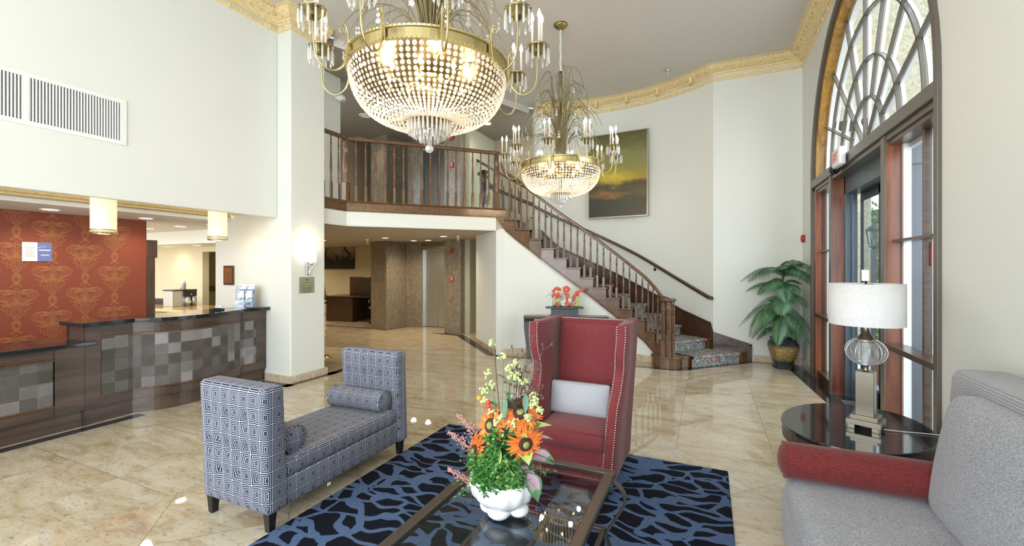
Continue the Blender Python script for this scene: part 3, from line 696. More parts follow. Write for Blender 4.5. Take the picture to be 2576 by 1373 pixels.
def side_light(y0, y1, vert):
    mb = MB(); mb.b(XW + .05, XW + .14, y0, y1, 1.815, 1.84); mb.b(XW - .005, XW + .14, y0, y1, .89, .935); mb.b(XW + .02, XW + .16, y0, y1, 0, .12); mb.b(XW + .02, XW + .16, y0, y1, 2.66, 2.75)
    if vert: mb.b(XW + .085, XW + .125, vert - .014, vert + .014, .1, 2.7)
    mb.build('sidelight_bars', OAKD, win, .003)
    g = MB(); g.b(XW + .128, XW + .134, y0, y1, .1, 2.7); g.build('sidelight_glass', GLASS, win)
    if vert: w_ = MB(); w_.b(XW + .135, XW + .175, vert - .014, vert + .014, .1, 2.7); w_.build('outer_bar', WHITE, win)
side_light(3.93, 4.82, 4.34); side_light(6.715, 7.60, None)
# sliding entrance door set back behind the mullions
SLATE = simple('slate_blue_metal', (.085, .115, .14), .35, .3); DARKM = simple('black_anodised_metal', (.02, .022, .024), .3, .4)
m = MB(); m.b(XW + .13, 1.675, 6.60, 6.645, 0, 2.7); m.b(1.61, 1.64, 6.575, 6.60, 0, 2.6); m.b(XW + .145, 1.75, 4.92, 5.0, 0, 2.7); m.b(XW + .13, 1.74, 4.9, 6.645, 2.5, 2.72)
door = struct('door_3', m, SLATE, .004, 'slate metal entrance door frame')
def leaf(y0, y1):
    a = MB()
    for (p, q, r, s_) in ((y0, y0 + .08, .02, 2.5), (y1 - .02, y1, .02, 2.5), (y0, y1, .02, .24), (y0, y1, 2.4, 2.5)): a.b(1.69, 1.72, p, q, r, s_)
    f = a.build('door_leaf', DARKM, door, .003); g = MB(); g.b(1.702, 1.708, y0 + .08, y1 - .02, .24, 2.4); g.build('door_glass', GLASS, f)
leaf(5.86, 6.56)
m = MB(); m.b(1.45, 1.88, 5.2, 6.4, .002, .012); m.build('door_mat', simple('grey_ribbed_mat', (.10, .10, .11), .9, 0, 90, .4), None, label='grey ribbed entrance mat in front of the sliding glass door', cat='mat')
# ------------------------------------------------------------------ outside
def stucco():
    t = NT('stucco', (.3, .28, .2), .9); n = t.noise(t.co(), 14, 5, .7).outputs[0]
    t.set(**{'Base Color': t.ramp(n, [(.35, (.19, .175, .11)), (.6, (.32, .30, .22))])}); t.bump(n, .5, .03); return t.m
STUC = stucco()
m = MB(); m.b(1.72, 14, -3, 20, -.12, -.02); struct('floor_terrace', m, simple('terrace_paving', (.42, .42, .45), .8, 0, 8, .3))
m = MB(); m.b(1.72, 2.60, 9.5, 9.9, 0, 4.2); m.b(1.72, 9, 9.5, 9.9, 4.0, 7.5)
vs = [(2.6, 9.5, 4.0)] ; m.prism([(2.6, 9.5), (2.9, 9.5), (2.6, 9.9)], 3.86, 4.0)
m.build('porch_wall', STUC, None, label='beige stucco porch wall with column seen through the entrance', cat='wall')
LEAF = [simple('hedge_leaf_' + c, v, .5) for c, v in (('dark', (.03, .09, .015)), ('mid', (.09, .20, .03)), ('light', (.22, .36, .07)))]
m = MB(); rr = random.Random(3)
m.b(2.3, 7.0, 11.25, 11.6, 0, 2.78)
for i in range(5200):
    x = rr.uniform(2.3, 6.2); y = 11.15 + rr.uniform(-.12, .05); z = rr.uniform(0, 2.95); a = rr.uniform(0, 6.3); s_ = rr.uniform(.03, .055); b_ = rr.uniform(-.8, .8)
    M = Matrix.Translation((x, y, z)) @ Matrix.Rotation(a, 4, 'Y') @ Matrix.Rotation(b_, 4, 'X')
    m.add([(-s_ * .45, 0, 0), (0, 0, -s_), (s_ * .45, 0, 0), (0, -.008, s_)], [(0, 1, 2, 3)], None, rr.choice((0, 1, 1, 2)), False, M)
m.build('ivy_hedge', LEAF, None, label='tall green ivy hedge outside beyond the glass entrance door', cat='hedge')
m = MB()
for i in range(90):
    x = 3.02 + rr.gauss(0, .10); y = 10.95 + rr.gauss(0, .05); z = .95 + rr.gauss(0, .10); m.ball((x, y, z), .03, 6, 4)
    x = 4.05 + rr.gauss(0, .12); z = .9 + rr.gauss(0, .22); m.ball((x, y, z), .03, 6, 4)
m.build('flowering_shrub', simple('violet_petals', (.30, .08, .50), .6), None, label='violet flowers in front of the ivy hedge outside', cat='flowers')
t = thing('wall_lantern', 'black coach lantern mounted outside in front of the ivy hedge', 'lantern', (2.385, 8.6, 1.9))
m = MB(); m.lathe([(.02, .0), (.055, .02), (.075, .04), (.09, .28), (.10, .29), (.06, .34), (.015, .37), (.012, .40), (.02, .41), (0, .43)], n=8); 
for k in range(8): a = k * PI / 4; m.cyl((.055 * math.cos(a), .055 * math.sin(a), .02), (.093 * math.cos(a), .093 * math.sin(a), .28), .005, n=5)
m.f = [f for f in m.f]; m2 = MB(); m2.lathe([(.10, .275), (.11, .285), (.06, .34), (.015, .37), (.012, .40), (.02, .41), (0, .43)], n=8)
m2.lathe([(0, -.03), (.02, -.01), (.06, .02), (.055, .03)], n=8)
for k in range(8): a = k * PI / 4; m2.cyl((.055 * math.cos(a), .055 * math.sin(a), .02), (.098 * math.cos(a), .098 * math.sin(a), .28), .006, n=5)
m2.box((.2, 0, .45), (.4, .02, .03)); m2.box((.2, 0, .0), (.02, .02, .9)); m2.build('lantern_frame', BLACK, t)
m3 = MB(); m3.lathe([(.05, .02), (.088, .28)], n=8, cap=False); m3.build('lantern_glass', GLASS, t)
m2 = MB(); m2.b(-.03, .03, -.03, .03, -1.92, -.02); m2.build('lantern_post', BLACK, t)
t = thing('flower_pot', 'terracotta pot of bright green leaves outside the entrance door', 'potted plant', (2.25, 7.55, -.02))
m = MB(); m.lathe([(.12, 0), (.18, .30), (.20, .30), (.20, .34), (.17, .34), (.16, .28), (0, .28)]); m.build('pot', simple('terracotta', (.45, .20, .11), .8), t)
m = MB()
for i in range(120):
    a = rr.uniform(0, 6.28); r = rr.uniform(.02, .22); z = .33 + rr.uniform(0, .42) * (1 - r)
    M = Matrix.Translation((r * math.cos(a), r * math.sin(a), z)) @ Matrix.Rotation(a, 4, 'Z') @ Matrix.Rotation(rr.uniform(-.9, .9), 4, 'Y')
    m.add([(-.045, 0, 0), (0, -.035, .01), (.05, 0, 0), (0, .035, .01)], [(0, 1, 2, 3)], None, rr.choice((1, 2)), False, M)
m.build('leaves', LEAF, t)
m = MB(); m.b(1.92, 2.0, 5.57, 5.93, 0, 2.9); m.build('porch_post', OAKD, None, label='dark timber porch post outside the right sidelight', cat='post')
# exit sign
t = thing('exit_sign', 'white exit sign with red letters hung on the dark transom beam', 'exit sign', (XW - .03, 5.98, 2.80))
m = MB(); m.rbox((-.045, 0, .03), (.07, .30, .20), .02, 2, (1, 1, 1)); m.build('housing', WHITEP, t)
m = MB(); m.cyl((-.02, .15, -.02), (-.02, .25, -.06), .03, .045, 10); m.cyl((-.02, .25, -.06), (-.05, .28, -.06), .05, .045, 12); m.build('emergency_lamp', DARKM, t)
text('letters', 'EXIT', .14, simple('exit_red_letters', (.75, .08, .06), .4), t, (-.0815, 0, .03), (PI / 2, 0, -PI / 2), .001, .75)
# notice on the glass
t = thing('glass_notice', 'small red notice sticker on the right sidelight glass', 'notice', (XW + .126, 4.375, 1.70))
m = MB(); m.b(-.002, .0, -.07, .07, -.09, .09); m.build('sheet', simple('notice_red', (.6, .08, .07), .5), t)
m = MB()
for k in range(9): m.b(-.0025, -.0021, -.055, .055, .07 - k * .018, .077 - k * .018)
m.build('print_lines', WHITEP, t)

# ------------------------------------------------------------------ staircase
ST = thing('staircase', 'curved dark oak staircase with floral carpet runner rising to the balcony', 'staircase', (0, 0, 0))
N_ = [Vector(p) for p in NS]; W_ = [Vector(p) for p in WS]
def lerp(a, b, t): return a + (b - a) * t
for k in range(1, 15):
    a0, b0 = N_[k - 1], W_[k - 1]; a1, b1 = N_[k], W_[k]; z = R0 * k
    dn = (b0 - a0).normalized(); fw = (a1 - a0).normalized()
    out = -dn * .045; no = -fw * .028; no2 = -(b1 - b0).normalized() * .028
    if k == 1:
        c = Vector((-.60, 7.50)); pl1 = [Vector((.60, 8.40)), Vector((-.35, 7.44))]
        poly = [(.62, 8.46), (.60, 8.33)] + [(-.36 + .012, 7.46)]
        for i in range(13):
            a = -.55 - (PI * 1.06) * i / 12; poly.append((c.x + .255 * math.cos(a), c.y + .255 * math.sin(a)))
        poly += [tuple(a1 + (0, 0) if False else a1), tuple(b1)]
        body = [(c.x + (p[0] - c.x) * .93, c.y + (p[1] - c.y) * .93) if math.dist(p, c) < .4 else p for p in poly]
        m = MB(); m.prism(body, 0.0, z - .03); m.build('bullnose_step', OAK, ST, .003)
        m = MB(); m.prism(poly, z - .03, z); m.build('tread', OAKH, ST, .008)
        # carpet on first step
        q0 = lerp(Vector((-.35, 7.44)), Vector((.60, 8.34)), .13); q1 = lerp(Vector((-.35, 7.44)), Vector((.60, 8.34)), .86)
        f = Vector((.69, -.73)) * .012
        r0_, r1_ = lerp(a1, b1, .10), lerp(a1, b1, .80)
    else:
        poly = [a0 + out + no, b0 + no2, b1, a1 + out]
        m = MB(); m.prism([tuple(p) for p in poly], z - .032, z); m.build('tread', OAKH, ST, .008)
        m = MB(); m.add([(a0.x, a0.y, z - R0), (b0.x, b0.y, z - R0), (b0.x, b0.y, z - .03), (a0.x, a0.y, z - .03)], [(0, 1, 2, 3)])
        # end bracket of the riser
        e = a0 - dn * .012; m.add([(e.x, e.y, z - R0), (a0.x + fw.x * .03 - dn.x * .012, a0.y + fw.y * .03 - dn.y * .012, z - R0), (a0.x + fw.x * .03 - dn.x * .012, a0.y + fw.y * .03 - dn.y * .012, z - .03), (e.x, e.y, z - .03)], [(0, 1, 2, 3)])
        m.build('riser', OAK, ST)
m = MB(); V0 = 0
for k in range(1, 15):
    z = R0 * k; a0, b0, a1, b1 = (N_[k - 1], W_[k - 1], N_[k], W_[k])
    if k == 1: a0, b0 = Vector((-.33, 7.43)), Vector((.62, 8.35))
    t0, t1 = (.12, .86) if k > 1 else (.10, .84)
    fw = (a1 - a0).normalized(); fw = (lerp(a1, b1, .5) - lerp(a0, b0, .5)).normalized()
    p0, p1 = lerp(a0, b0, t0), lerp(a0, b0, t1); q0, q1 = lerp(a1, b1, .12), lerp(a1, b1, .86)
    if k == 1: q0 = lerp(a1, b1, .14)
    L = (p1 - p0).length; TD = (lerp(q0, q1, .5) - lerp(p0, p1, .5)).length
    prof = [(.0 - .008, z - R0 + .002), (-.008, z - .045), (-.036, z - .036), (-.042, z - .012), (-.032, z + .006), (0, z + .008)]
    vs = []; uv = []; vv = V0
    for i, (o, zz) in enumerate(prof):
        for s_, p in ((0, p0), (1, p1)):
            vs.append((p.x + fw.x * o, p.y + fw.y * o, zz))
        if i: vv += math.dist(prof[i], prof[i - 1])
        uv.append(vv)
    vs += [(q0.x, q0.y, z + .008), (q1.x, q1.y, z + .008)]; uv.append(vv + TD); V0 = vv + TD
    fs = []; us = []
    for i in range(len(prof)):
        fs.append((2 * i, 2 * i + 1, 2 * i + 3, 2 * i + 2)); us.append([(0, uv[i]), (L, uv[i]), (L, uv[i + 1]), (0, uv[i + 1])])
    m.add(vs, fs, us)
m.build('carpet_runner', CARPET, ST)
# outer string
m = MB(); off = .008
for k in range(2, 15):
    a, b_ = N_[k - 1], N_[k]; z = R0 * k - .03
    zb0 = max(.01, R0 * k - .40); zb1 = max(.01, R0 * (k + 1) - .40)
    m.add([(a.x, a.y + off, zb0), (b_.x, b_.y + off, zb1), (b_.x, b_.y + off, z), (a.x, a.y + off, z)], [(3, 2, 1, 0)])
    m.add([(a.x, a.y + .08, zb0), (b_.x, b_.y + .08, zb1), (b_.x, b_.y + off, zb1), (a.x, a.y + off, zb0)], [(0, 1, 2, 3)])
    for (o0, o1) in ((-.010, 0),):
        m.add([(a.x, a.y + off - .012, zb0), (b_.x, b_.y + off - .012, zb1), (b_.x, b_.y + off - .012, zb1 + .03), (a.x, a.y + off - .012, zb0 + .03)], [(3, 2, 1, 0)])
        m.add([(a.x, a.y + off - .012, zb0 + .03), (b_.x, b_.y + off - .012, zb1 + .03), (b_.x, b_.y + off, zb1 + .04), (a.x, a.y + off, zb0 + .04)], [(3, 2, 1, 0)])
a = N_[1]; m.add([(a.x, a.y + off, 0.01), (a.x + .1, a.y - .03, .01), (a.x + .1, a.y - .03, R0 * 2 - .03), (a.x, a.y + off, R0 * 2 - .03)], [(3, 2, 1, 0)])
a = N_[14]; m.add([(a.x, a.y + off, R0 * 15 - .40), (-3.52, 7.16, 2.50), (-3.53, 7.14, 2.66), (a.x, a.y + off, 2.66)], [(3, 2, 1, 0)])
m.build('outer_string', OAKH, ST)
# wall string
m = MB()
pts = [(W_[k - 1].x, W_[k - 1].y, R0 * k) for k in range(2, 13)]
pts = [(.09, 8.478, .19)] + [(p[0], wall_y(p[0], .022) if p[0] < .06 else 8.47, p[2]) for p in pts]
for i in range(len(pts) - 1):
    a, b_ = pts[i], pts[i + 1]; dy = -.02
    ta = a[2] + .27; tb = b_[2] + .27
    m.add([(a[0], a[1], a[2] - .2), (b_[0], b_[1], b_[2] - .2), (b_[0], b_[1], tb), (a[0], a[1], ta)], [(3, 2, 1, 0)])
    m.add([(a[0], a[1] + .03, ta), (b_[0], b_[1] + .03, tb), (b_[0], b_[1] - .018, tb), (a[0], a[1] - .018, ta), (b_[0], b_[1] - .018, tb - .03), (a[0], a[1] - .018, ta - .03), (b_[0], b_[1], tb - .045), (a[0], a[1], ta - .045)],
          [(0, 1, 2, 3), (3, 2, 4, 5), (5, 4, 6, 7)])
m.build('wall_string', OAKD, ST)
m = MB(); Y0 = 8.462
P = [(.09, 0), (.685, 0), (.685, .285), (.09, .462)]
m.add([(x, Y0, z) for x, z in P] + [(x, 8.49, z) for x, z in P], [(0, 1, 2, 3), (3, 2, 6, 7), (2, 1, 5, 6)])
m.add([(.09, Y0 - .012, .462), (.685, Y0 - .012, .285), (.685, Y0 - .012, .255), (.09, Y0 - .012, .432), (.09, Y0 + .03, .466), (.685, Y0 + .03, .289)], [(3, 2, 1, 0), (0, 1, 5, 4)])
m.add([(.66, Y0 - .012, 0), (.69, Y0 - .012, 0), (.69, Y0 - .012, .28), (.66, Y0 - .012, .28)], [(0, 1, 2, 3)])
m.build('wall_string_end', CTRW, ST)

def baluster_mesh(name, h, base=.15, w=.038, s=1.3):
    mb = MB(); mb.box((0, 0, base / 2), (w, w, base))
    r = lambda q: q * s * .001
    T = h - base
    pr = [(12, 0), (9, .012), (14, .03), (9, .05), (8, .06), (13, .085), (14, .10), (9, .125), (12, .14), (10, .16), (13, .22), (15.5, .30), (15, .38), (12, .55), (9.5, .66), (9, .70), (13, .72), (9, .735), (9.5, .75), (14.5, .775), (14.5, .79), (9.5, .81), (13, .825), (9, .84), (10, .86), (9, .92), (7.5, 1)]
    mb.lathe([(r(a), base + b_ * T) for a, b_ in pr], n=10)
    return mb.mesh(name, [OAK])
BALM = {}
def bal(h, base=.15):
    k = (round(h, 2), round(base, 2))
    if k not in BALM: BALM[k] = baluster_mesh('baluster', h, base)
    return BALM[k]
RAILP = []
for k in range(2, 15):
    for f in (.22, .70):
        p = lerp(N_[k - 1], N_[k], f) + Vector((0, .03)); zt = R0 * k; zr = R0 * (k + f) + .70
        if k == 2 and f < .5: pass
        place('baluster', bal(zr - zt - .03, .16 + .07 * f), ST, (p.x, p.y, zt))
NC = Vector((-.585, 7.47))
for k in range(0, 17):
    kk = k if k else .4
    p = lerp(N_[min(14, int(kk)) - 1] if kk >= 1 else N_[0], N_[min(14, int(kk))], kk - int(kk)) if kk >= 1 else N_[0]
hp = [(NC.x + .02, NC.y + .0, 1.075), (-.66, 7.56, 1.10)]
for k in range(2, 15): p = N_[k - 1]; hp.append((p.x, p.y + .03, R0 * k + .72))
hp.append((-3.40, 7.27, 3.36)); hp.append((-3.47, 7.22, 3.60)); hp.append((-3.52, 7.20, 3.69))
def rail(mb, pts, w=.036, h=.03):
    P = cat(pts, 6); vs = []; prof = [(-w, -h), (-w * .7, -h * .3), (-w, h * .2), (-w * .7, h * .85), (0, h * 1.15), (w * .7, h * .85), (w, h * .2), (w * .7, -h * .3), (w, -h)]
    for i, p in enumerate(P):
        a = P[max(0, i - 1)]; b_ = P[min(len(P) - 1, i + 1)]; d = Vector((b_.x - a.x, b_.y - a.y)); d = d.normalized() if d.length > 1e-6 else Vector((1, 0)); n = Vector((-d.y, d.x))
        for (o, z) in prof: vs.append((p.x + n.x * o, p.y + n.y * o, p.z + z))
    k = len(prof); fs = []
    for i in range(len(P) - 1):
        for j in range(k): l = (j + 1) % k; fs.append((i * k + j, (i + 1) * k + j, (i + 1) * k + l, i * k + l))
    fs += [tuple(range(k)), tuple(reversed(range((len(P) - 1) * k, len(P) * k)))]
    mb.add(vs, fs, None, 0, True)
m = MB(); rail(m, hp); m.lathe([(0, 1.045), (.10, 1.045), (.125, 1.055), (.132, 1.075), (.125, 1.09), (.11, 1.10), (0, 1.10)], (NC.x, NC.y, 0), 24); m.build('handrail', OAKH, ST)
m = MB(); m.box((NC.x, NC.y, R0 + .17), (.065, .065, .34)); pr = [(32, 0), (26, .03), (36, .07), (26, .11), (30, .14), (38, .3), (36, .5), (28, .72), (36, .76), (26, .8), (30, .9), (34, 1)]
m.lathe([(a * .001, R0 + .34 + b_ * .53) for a, b_ in pr], (NC.x, NC.y, 0), 14); m.build('newel_post', OAK, ST, .003)
for k in range(6):
    a = -2.2 + k * 1.05; place('baluster', bal(.87, .24), ST, (NC.x + .093 * math.cos(a), NC.y + .093 * math.sin(a), R0))
# wall handrail
WH = thing('wall_handrail', 'dark oak handrail fixed along the curved wall above the stairs', 'handrail')
wp = [(.075, 8.43, 1.06), (.03, 8.42, 1.07), (-.10, wall_y(-.10, .09), 1.14), (-.56, wall_y(-.56, .08), 1.41), (-1.30, wall_y(-1.3, .08), 1.855), (-2.08, wall_y(-2.08, .08), 2.25), (-2.92, wall_y(-2.92, .08), 2.65), (-3.45, 8.80, 2.93), (-3.9, 8.62, 3.15), (-4.25, 8.45, 3.35), (-4.35, 8.40, 3.55), (-4.45, 8.36, 3.60)]
m = MB(); rail(m, wp, .03, .028); m.build('rail', OAKD, WH)
for x, z in ((-.95, 1.645), (-2.2, 2.31), (-3.2, 2.79)):
    y = wall_y(x, .08); m = MB(); m.tube([(x, y, z - .03), (x, y, z - .07), (x, wall_y(x, .0), z - .09)], .008, 6); m.cyl((x, wall_y(x, .012), z - .09), (x, wall_y(x), z - .09), .028, n=10); m.build('bracket', BLACK, WH)

# ------------------------------------------------------------------ balcony railing
BR = thing('balcony_railing', 'dark oak balcony railing with turned balusters above the lower hall', 'railing')
BL = [Vector((-5.34, 4.84)), Vector((-5.34, 5.36)), Vector((-3.53, 7.20))]
m = MB(); m.sweep([(0, 2.50), (.012, 2.50), (.012, 2.515), (.006, 2.52), (.006, 2.64), (.03, 2.645), (.035, 2.66), (.03, 2.672), (-.12, 2.672)], BAL + [(-3.38, 7.26)], -1); m.build('fascia', OAKH, BR)
NWM = MB(); NWM.box((0, 0, .15), (.09, .09, .30)); NWM.lathe([(a * .0015, .30 + b_ * .73) for a, b_ in [(32, 0), (25, .03), (34, .06), (25, .10), (33, .14), (27, .18), (34, .24), (36, .35), (31, .6), (27, .72), (35, .76), (27, .80), (33, .84), (26, .88), (28, 1)]], n=14)
nme = NWM.mesh('newel_post', [OAK])
for p in (BL[1], BL[2]): place('newel_post', nme, BR, (p.x, p.y, 2.667))
b3 = bal(1.0, .26)
for y in (4.90, 5.05, 5.20): place('baluster', b3, BR, (-5.34, y, 2.667))
for k in range(1, 17): p = lerp(BL[1], BL[2], k / 17); place('baluster', b3, BR, (p.x, p.y, 2.667), (0, 0, PI / 4))
m = MB(); rail(m, [(-5.34, 4.84, 3.69), (-5.34, 5.1, 3.69), (-5.34, 5.33, 3.69), (-5.30, 5.42, 3.69), (-4.4, 6.31, 3.69), (-3.6, 7.12, 3.69), (-3.50, 7.23, 3.69)], .034, .03); m.build('handrail', OAKH, BR)
# far side of the stair well: second railing with dark newel
FR = thing('stairwell_railing', 'darker oak railing on the far side of the stairwell behind the balcony newel', 'railing', (0, 0, 0))
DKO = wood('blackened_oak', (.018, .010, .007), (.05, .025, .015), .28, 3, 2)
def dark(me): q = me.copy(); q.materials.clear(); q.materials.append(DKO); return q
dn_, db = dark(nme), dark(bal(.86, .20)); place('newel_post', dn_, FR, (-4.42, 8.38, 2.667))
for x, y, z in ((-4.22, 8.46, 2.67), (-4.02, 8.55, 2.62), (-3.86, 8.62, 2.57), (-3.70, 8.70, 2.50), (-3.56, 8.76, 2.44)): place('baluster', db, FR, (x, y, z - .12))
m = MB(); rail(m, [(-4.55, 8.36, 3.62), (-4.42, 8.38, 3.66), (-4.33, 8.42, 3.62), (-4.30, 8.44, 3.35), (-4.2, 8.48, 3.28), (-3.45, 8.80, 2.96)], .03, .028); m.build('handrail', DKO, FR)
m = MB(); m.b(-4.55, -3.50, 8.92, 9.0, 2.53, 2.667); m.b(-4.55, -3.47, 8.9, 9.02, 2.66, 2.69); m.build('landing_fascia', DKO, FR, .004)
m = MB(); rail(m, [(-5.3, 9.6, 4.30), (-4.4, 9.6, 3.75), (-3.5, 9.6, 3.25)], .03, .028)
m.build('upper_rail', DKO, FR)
for i in range(7): place('baluster', db, FR, (-5.0 + i * .22, 9.6, 3.12 - i * .125 + .02))
# ------------------------------------------------------------------ seating group
m = MB(); m.rbox(((-2.39 + .145) / 2, (3.79 - .6) / 2, .009), (2.535, 4.39, .018), .009, 2, (2, 2, 1)); m.build('area_rug', RUG, None, label='black rug with blue branching pattern under the coffee table', cat='rug')
# daybed
DB = thing('daybed', 'tufted daybed bench in navy and white square pattern with two raised ends', 'daybed', (-2.69, 2.42, 0))
def tuft(side):
    def fn(p, nr, h):
        f = 0
        if nr.y * side > .3 and abs(p.y) > h[1] * .5:
            ch = abs(math.sin((p.x + h[0]) / (2 * h[0]) * PI * 7)); edge = min(1, (h[0] - abs(p.x)) / .07)
            zn = min(1, (h[2] - abs(p.z)) / .06); f = -.010 * (1 - ch) ** 2 * zn * edge
            for zb in (-.02, .17, -.19):
                for k in range(6):
                    xb = -.21 + k * .084 + (.0 if zb == -.02 else 0)
                    if zb == -.19 and k % 2 == 0 or zb == .17 and k % 2: continue
                    d2 = (p.x - xb) ** 2 + ((p.z - zb) * .6) ** 2; f -= .026 * math.exp(-d2 / .0007)
            f += .010 * edge * zn
        fl = .015 * (p.z / h[2])
        return Vector((p.x, p.y + side * f + side * fl, p.z))
    return fn
for nm, y0, y1, sd, lb in (('end_panel', 1.765, 1.905, -1, 'near'), ('end_panel', 2.965, 3.095, -1, 'far')):
    m = MB(); m.rbox((0, (y0 + y1) / 2 - 2.42, .495), (.625, y1 - y0, .77), .03, 3, (42, 3, 40), tuft(sd)); m.build(nm, SQ, DB)
m = MB(); m.rbox((0, .015, .205), (.60, 1.07, .18), .02, 2, (2, 2, 2)); m.build('seat_base', SQ, DB)
m = MB(); m.rbox((0, .015, .348), (.61, 1.06, .115), .03, 3, (6, 10, 2), lambda p, n, h: p + Vector((0, 0, .018 * max(0, n.z) * (1 - (p.x / h[0]) ** 2) * (1 - (p.y / h[1]) ** 4)))); m.build('seat_cushion', SQ, DB)
for x, y in ((-.27, -.60), (.27, -.60), (-.27, .62), (.27, .62)):
    m = MB(); m.box((x, y, .06), (.055, .055, .12), taper=.7); m.build('leg', LEGBLK, DB, .002)
m = MB(); m.box((.303, -.18, .105), (.002, .03, .02)); m.build('care_tag', WHITE, DB)
def bolster(name, p0, p1, r, mat, label, puff=.0, cat_='bolster cushion'):
    d = Vector(p1) - Vector(p0); L = d.length; c = (Vector(p0) + Vector(p1)) / 2
    t = thing(name, label, cat_, c, math.atan2(d.y, d.x))
    M = Matrix.Rotation(PI / 2, 4, 'Y') @ Matrix.Translation((0, 0, -L / 2))
    n = 28; m = MB()
    m.lathe([(r * .96, 0), (r, .012)] + [(r * (1 + .02 * math.sin(PI * k / 8)), L * k / 8) for k in range(1, 8)] + [(r, L - .012), (r * .96, L)], n=n, mat=M, cap=False); m.build('cover', mat, t)
    for z, s in ((0, -1), (L, 1)):
        m = MB(); m.lathe([(0.0005, z + s * (.022 + puff)), (r * .3, z + s * (.02 + puff)), (r * .7, z + s * (.012 + puff * .6)), (r * .96, z)], n=n, mat=M, cap=False)
        m.uv = [None] * len(m.uv); m.build('end_cap', mat, t)
        m = MB(); m.tube([M @ Vector((r * .98 * math.cos(a), r * .98 * math.sin(a), z)) for a in [2 * PI * k / n for k in range(n)]], .005, 5, closed=True); m.build('piping', mat, t)
    return t
bolster('bolster_pillow', (-2.96, 2.84, .405 + .086), (-2.43, 2.86, .405 + .086), .086, SQ, 'navy and white bolster pillow against the far end of the daybed')
bolster('bolster_pillow', (-2.96, 2.01, .405 + .086), (-2.43, 2.01, .405 + .086), .086, SQ, 'navy and white bolster pillow against the near end of the daybed')
# wingback armchair
AC = thing('wingback_armchair', 'tall red wingback armchair trimmed with rows of silver nailheads', 'armchair', (-.87, 3.10, 0))
m = MB(); m.rbox((0, .16, .245), (.55, .62, .23), .025, 3, (3, 3, 2)); m.build('seat_frame', REDVEL, AC)
m = MB(); m.rbox((0, .06, .415), (.47, .50, .125), .03, 3, (6, 6, 2), lambda p, n, h: p + Vector((0, 0, .015 * max(0, n.z) * (1 - (p.x / h[0]) ** 2) * (1 - (p.y / h[1]) ** 2)))); m.build('seat_cushion', REDVEL, AC)
m = MB(); m.tube([(-.225, -.185, .47), (.225, -.185, .47)], .006, 5); m.build('cushion_piping', REDVEL, AC)
m = MB(); m.rbox((0, .43, .70), (.56, .11, .88), .04, 3, (6, 2, 8), lambda p, n, h: p + Vector((0, .10 * (p.z / h[2]) + .02 * (p.x / h[0]) ** 2 * 0, 0))); m.build('backrest', REDVEL, AC)
def side_profile():
    return cat([(-.145, .13), (-.15, .35), (-.14, .60), (-.125, .66), (-.06, .73), (-.02, .80), (-.0, .88), (-.03, .96), (-.04, 1.03), (-.035, 1.12), (-.03, 1.185)], 5)
SP = side_profile()
for sx in (-1, 1):
    m = MB(); prof = []
    flare = lambda z: .245 + .075 * min(1, max(0, z - .2) / .9)
    vs = []; k = len(SP)
    for p in SP:
        y, z = p.x, p.y; xo = sx * (flare(z) + .045); xi = sx * (flare(z) - .035); yb = .50 + .13 * max(0, (z - .35)) ; 
        xb = sx * (.275 + .05 * min(1, z))
        vs += [(xi, y + .008, z), (xi + sx * .012, y - .004, z), (xo - sx * .012, y - .004, z), (xo, y + .008, z), (xb + sx * .02, yb, z), (xb - sx * .05, yb, z)]
    fs = []
    for i in range(k - 1):
        for j in range(6):
            l = (j + 1) % 6; f = (i * 6 + j, i * 6 + l, (i + 1) * 6 + l, (i + 1) * 6 + j); fs.append(f if sx < 0 else f[::-1])
    fs += [tuple(range(6)) if sx > 0 else tuple(reversed(range(6))), tuple(reversed(range((k - 1) * 6, k * 6))) if sx > 0 else tuple(range((k - 1) * 6, k * 6))]
    m.add([(a, b_, c) for a, b_, c in vs], fs, None, 0, True); m.build('wing_panel', REDVEL, AC)
m = MB(); m.rbox((0, .54, 1.145), (.62, .10, .05), .02, 3, (2, 1, 1)); m.build('top_rail', REDVEL, AC)
nl = MB()
def nails(pts, sp=.0165, r=.0058):
    P = [Vector(p) for p in pts]; d = 0; nxt = 0
    for a, b_ in zip(P, P[1:]):
        L = (b_ - a).length
        while nxt <= d + L:
            q = a + (b_ - a) * ((nxt - d) / L if L else 0); nl.ball(q, r, 6, 4); nxt += sp
        d += L
for sx in (-1, 1):
    for w in (-.024, .034): nails([(sx * (flare(p.y) + w), p.x - .004, p.y) for p in SP])
for z in (.155, .205): nails([(-.25, -.152, z), (.25, -.152, z)])
nails([(-.30, .485, 1.172), (.30, .485, 1.172)])
o = nl.build('nailhead_trim', simple('silver_nailheads', (.70, .66, .60), .2, .9), AC); o['kind'] = 'stuff'
for x, y in ((-.23, -.10), (.23, -.10), (-.24, .45), (.24, .45)):
    m = MB(); m.box((x, y, .065 + .009), (.05, .05, .13), taper=.75); m.build('leg', LEGBLK, AC, .002)
def pillow_mat():
    t = NT('grey_white_lattice_fabric', (.6, .6, .6), .7); U, V, _ = t.sep(t.co('UV')); C = .024
    a = t.ma('ABSOLUTE', t.ma('SUBTRACT', t.ma('FRACT', t.ma('DIVIDE', t.ma('ADD', U, 4 * C), C)), .5)); b_ = t.ma('ABSOLUTE', t.ma('SUBTRACT', t.ma('FRACT', t.ma('DIVIDE', t.ma('ADD', V, 4 * C), C)), .5))
    d = t.ma('ADD', a, b_); k = t.ma('GREATER_THAN', t.ma('SINE', t.ma('MULTIPLY', d, 22)), .15); k2 = t.ma('LESS_THAN', t.ma('ABSOLUTE', t.ma('SUBTRACT', a, b_)), .05)
    t.set(**{'Base Color': t.mix(t.ma('MAXIMUM', k, k2), (.76, .77, .78), (.15, .17, .22))}); return t.m
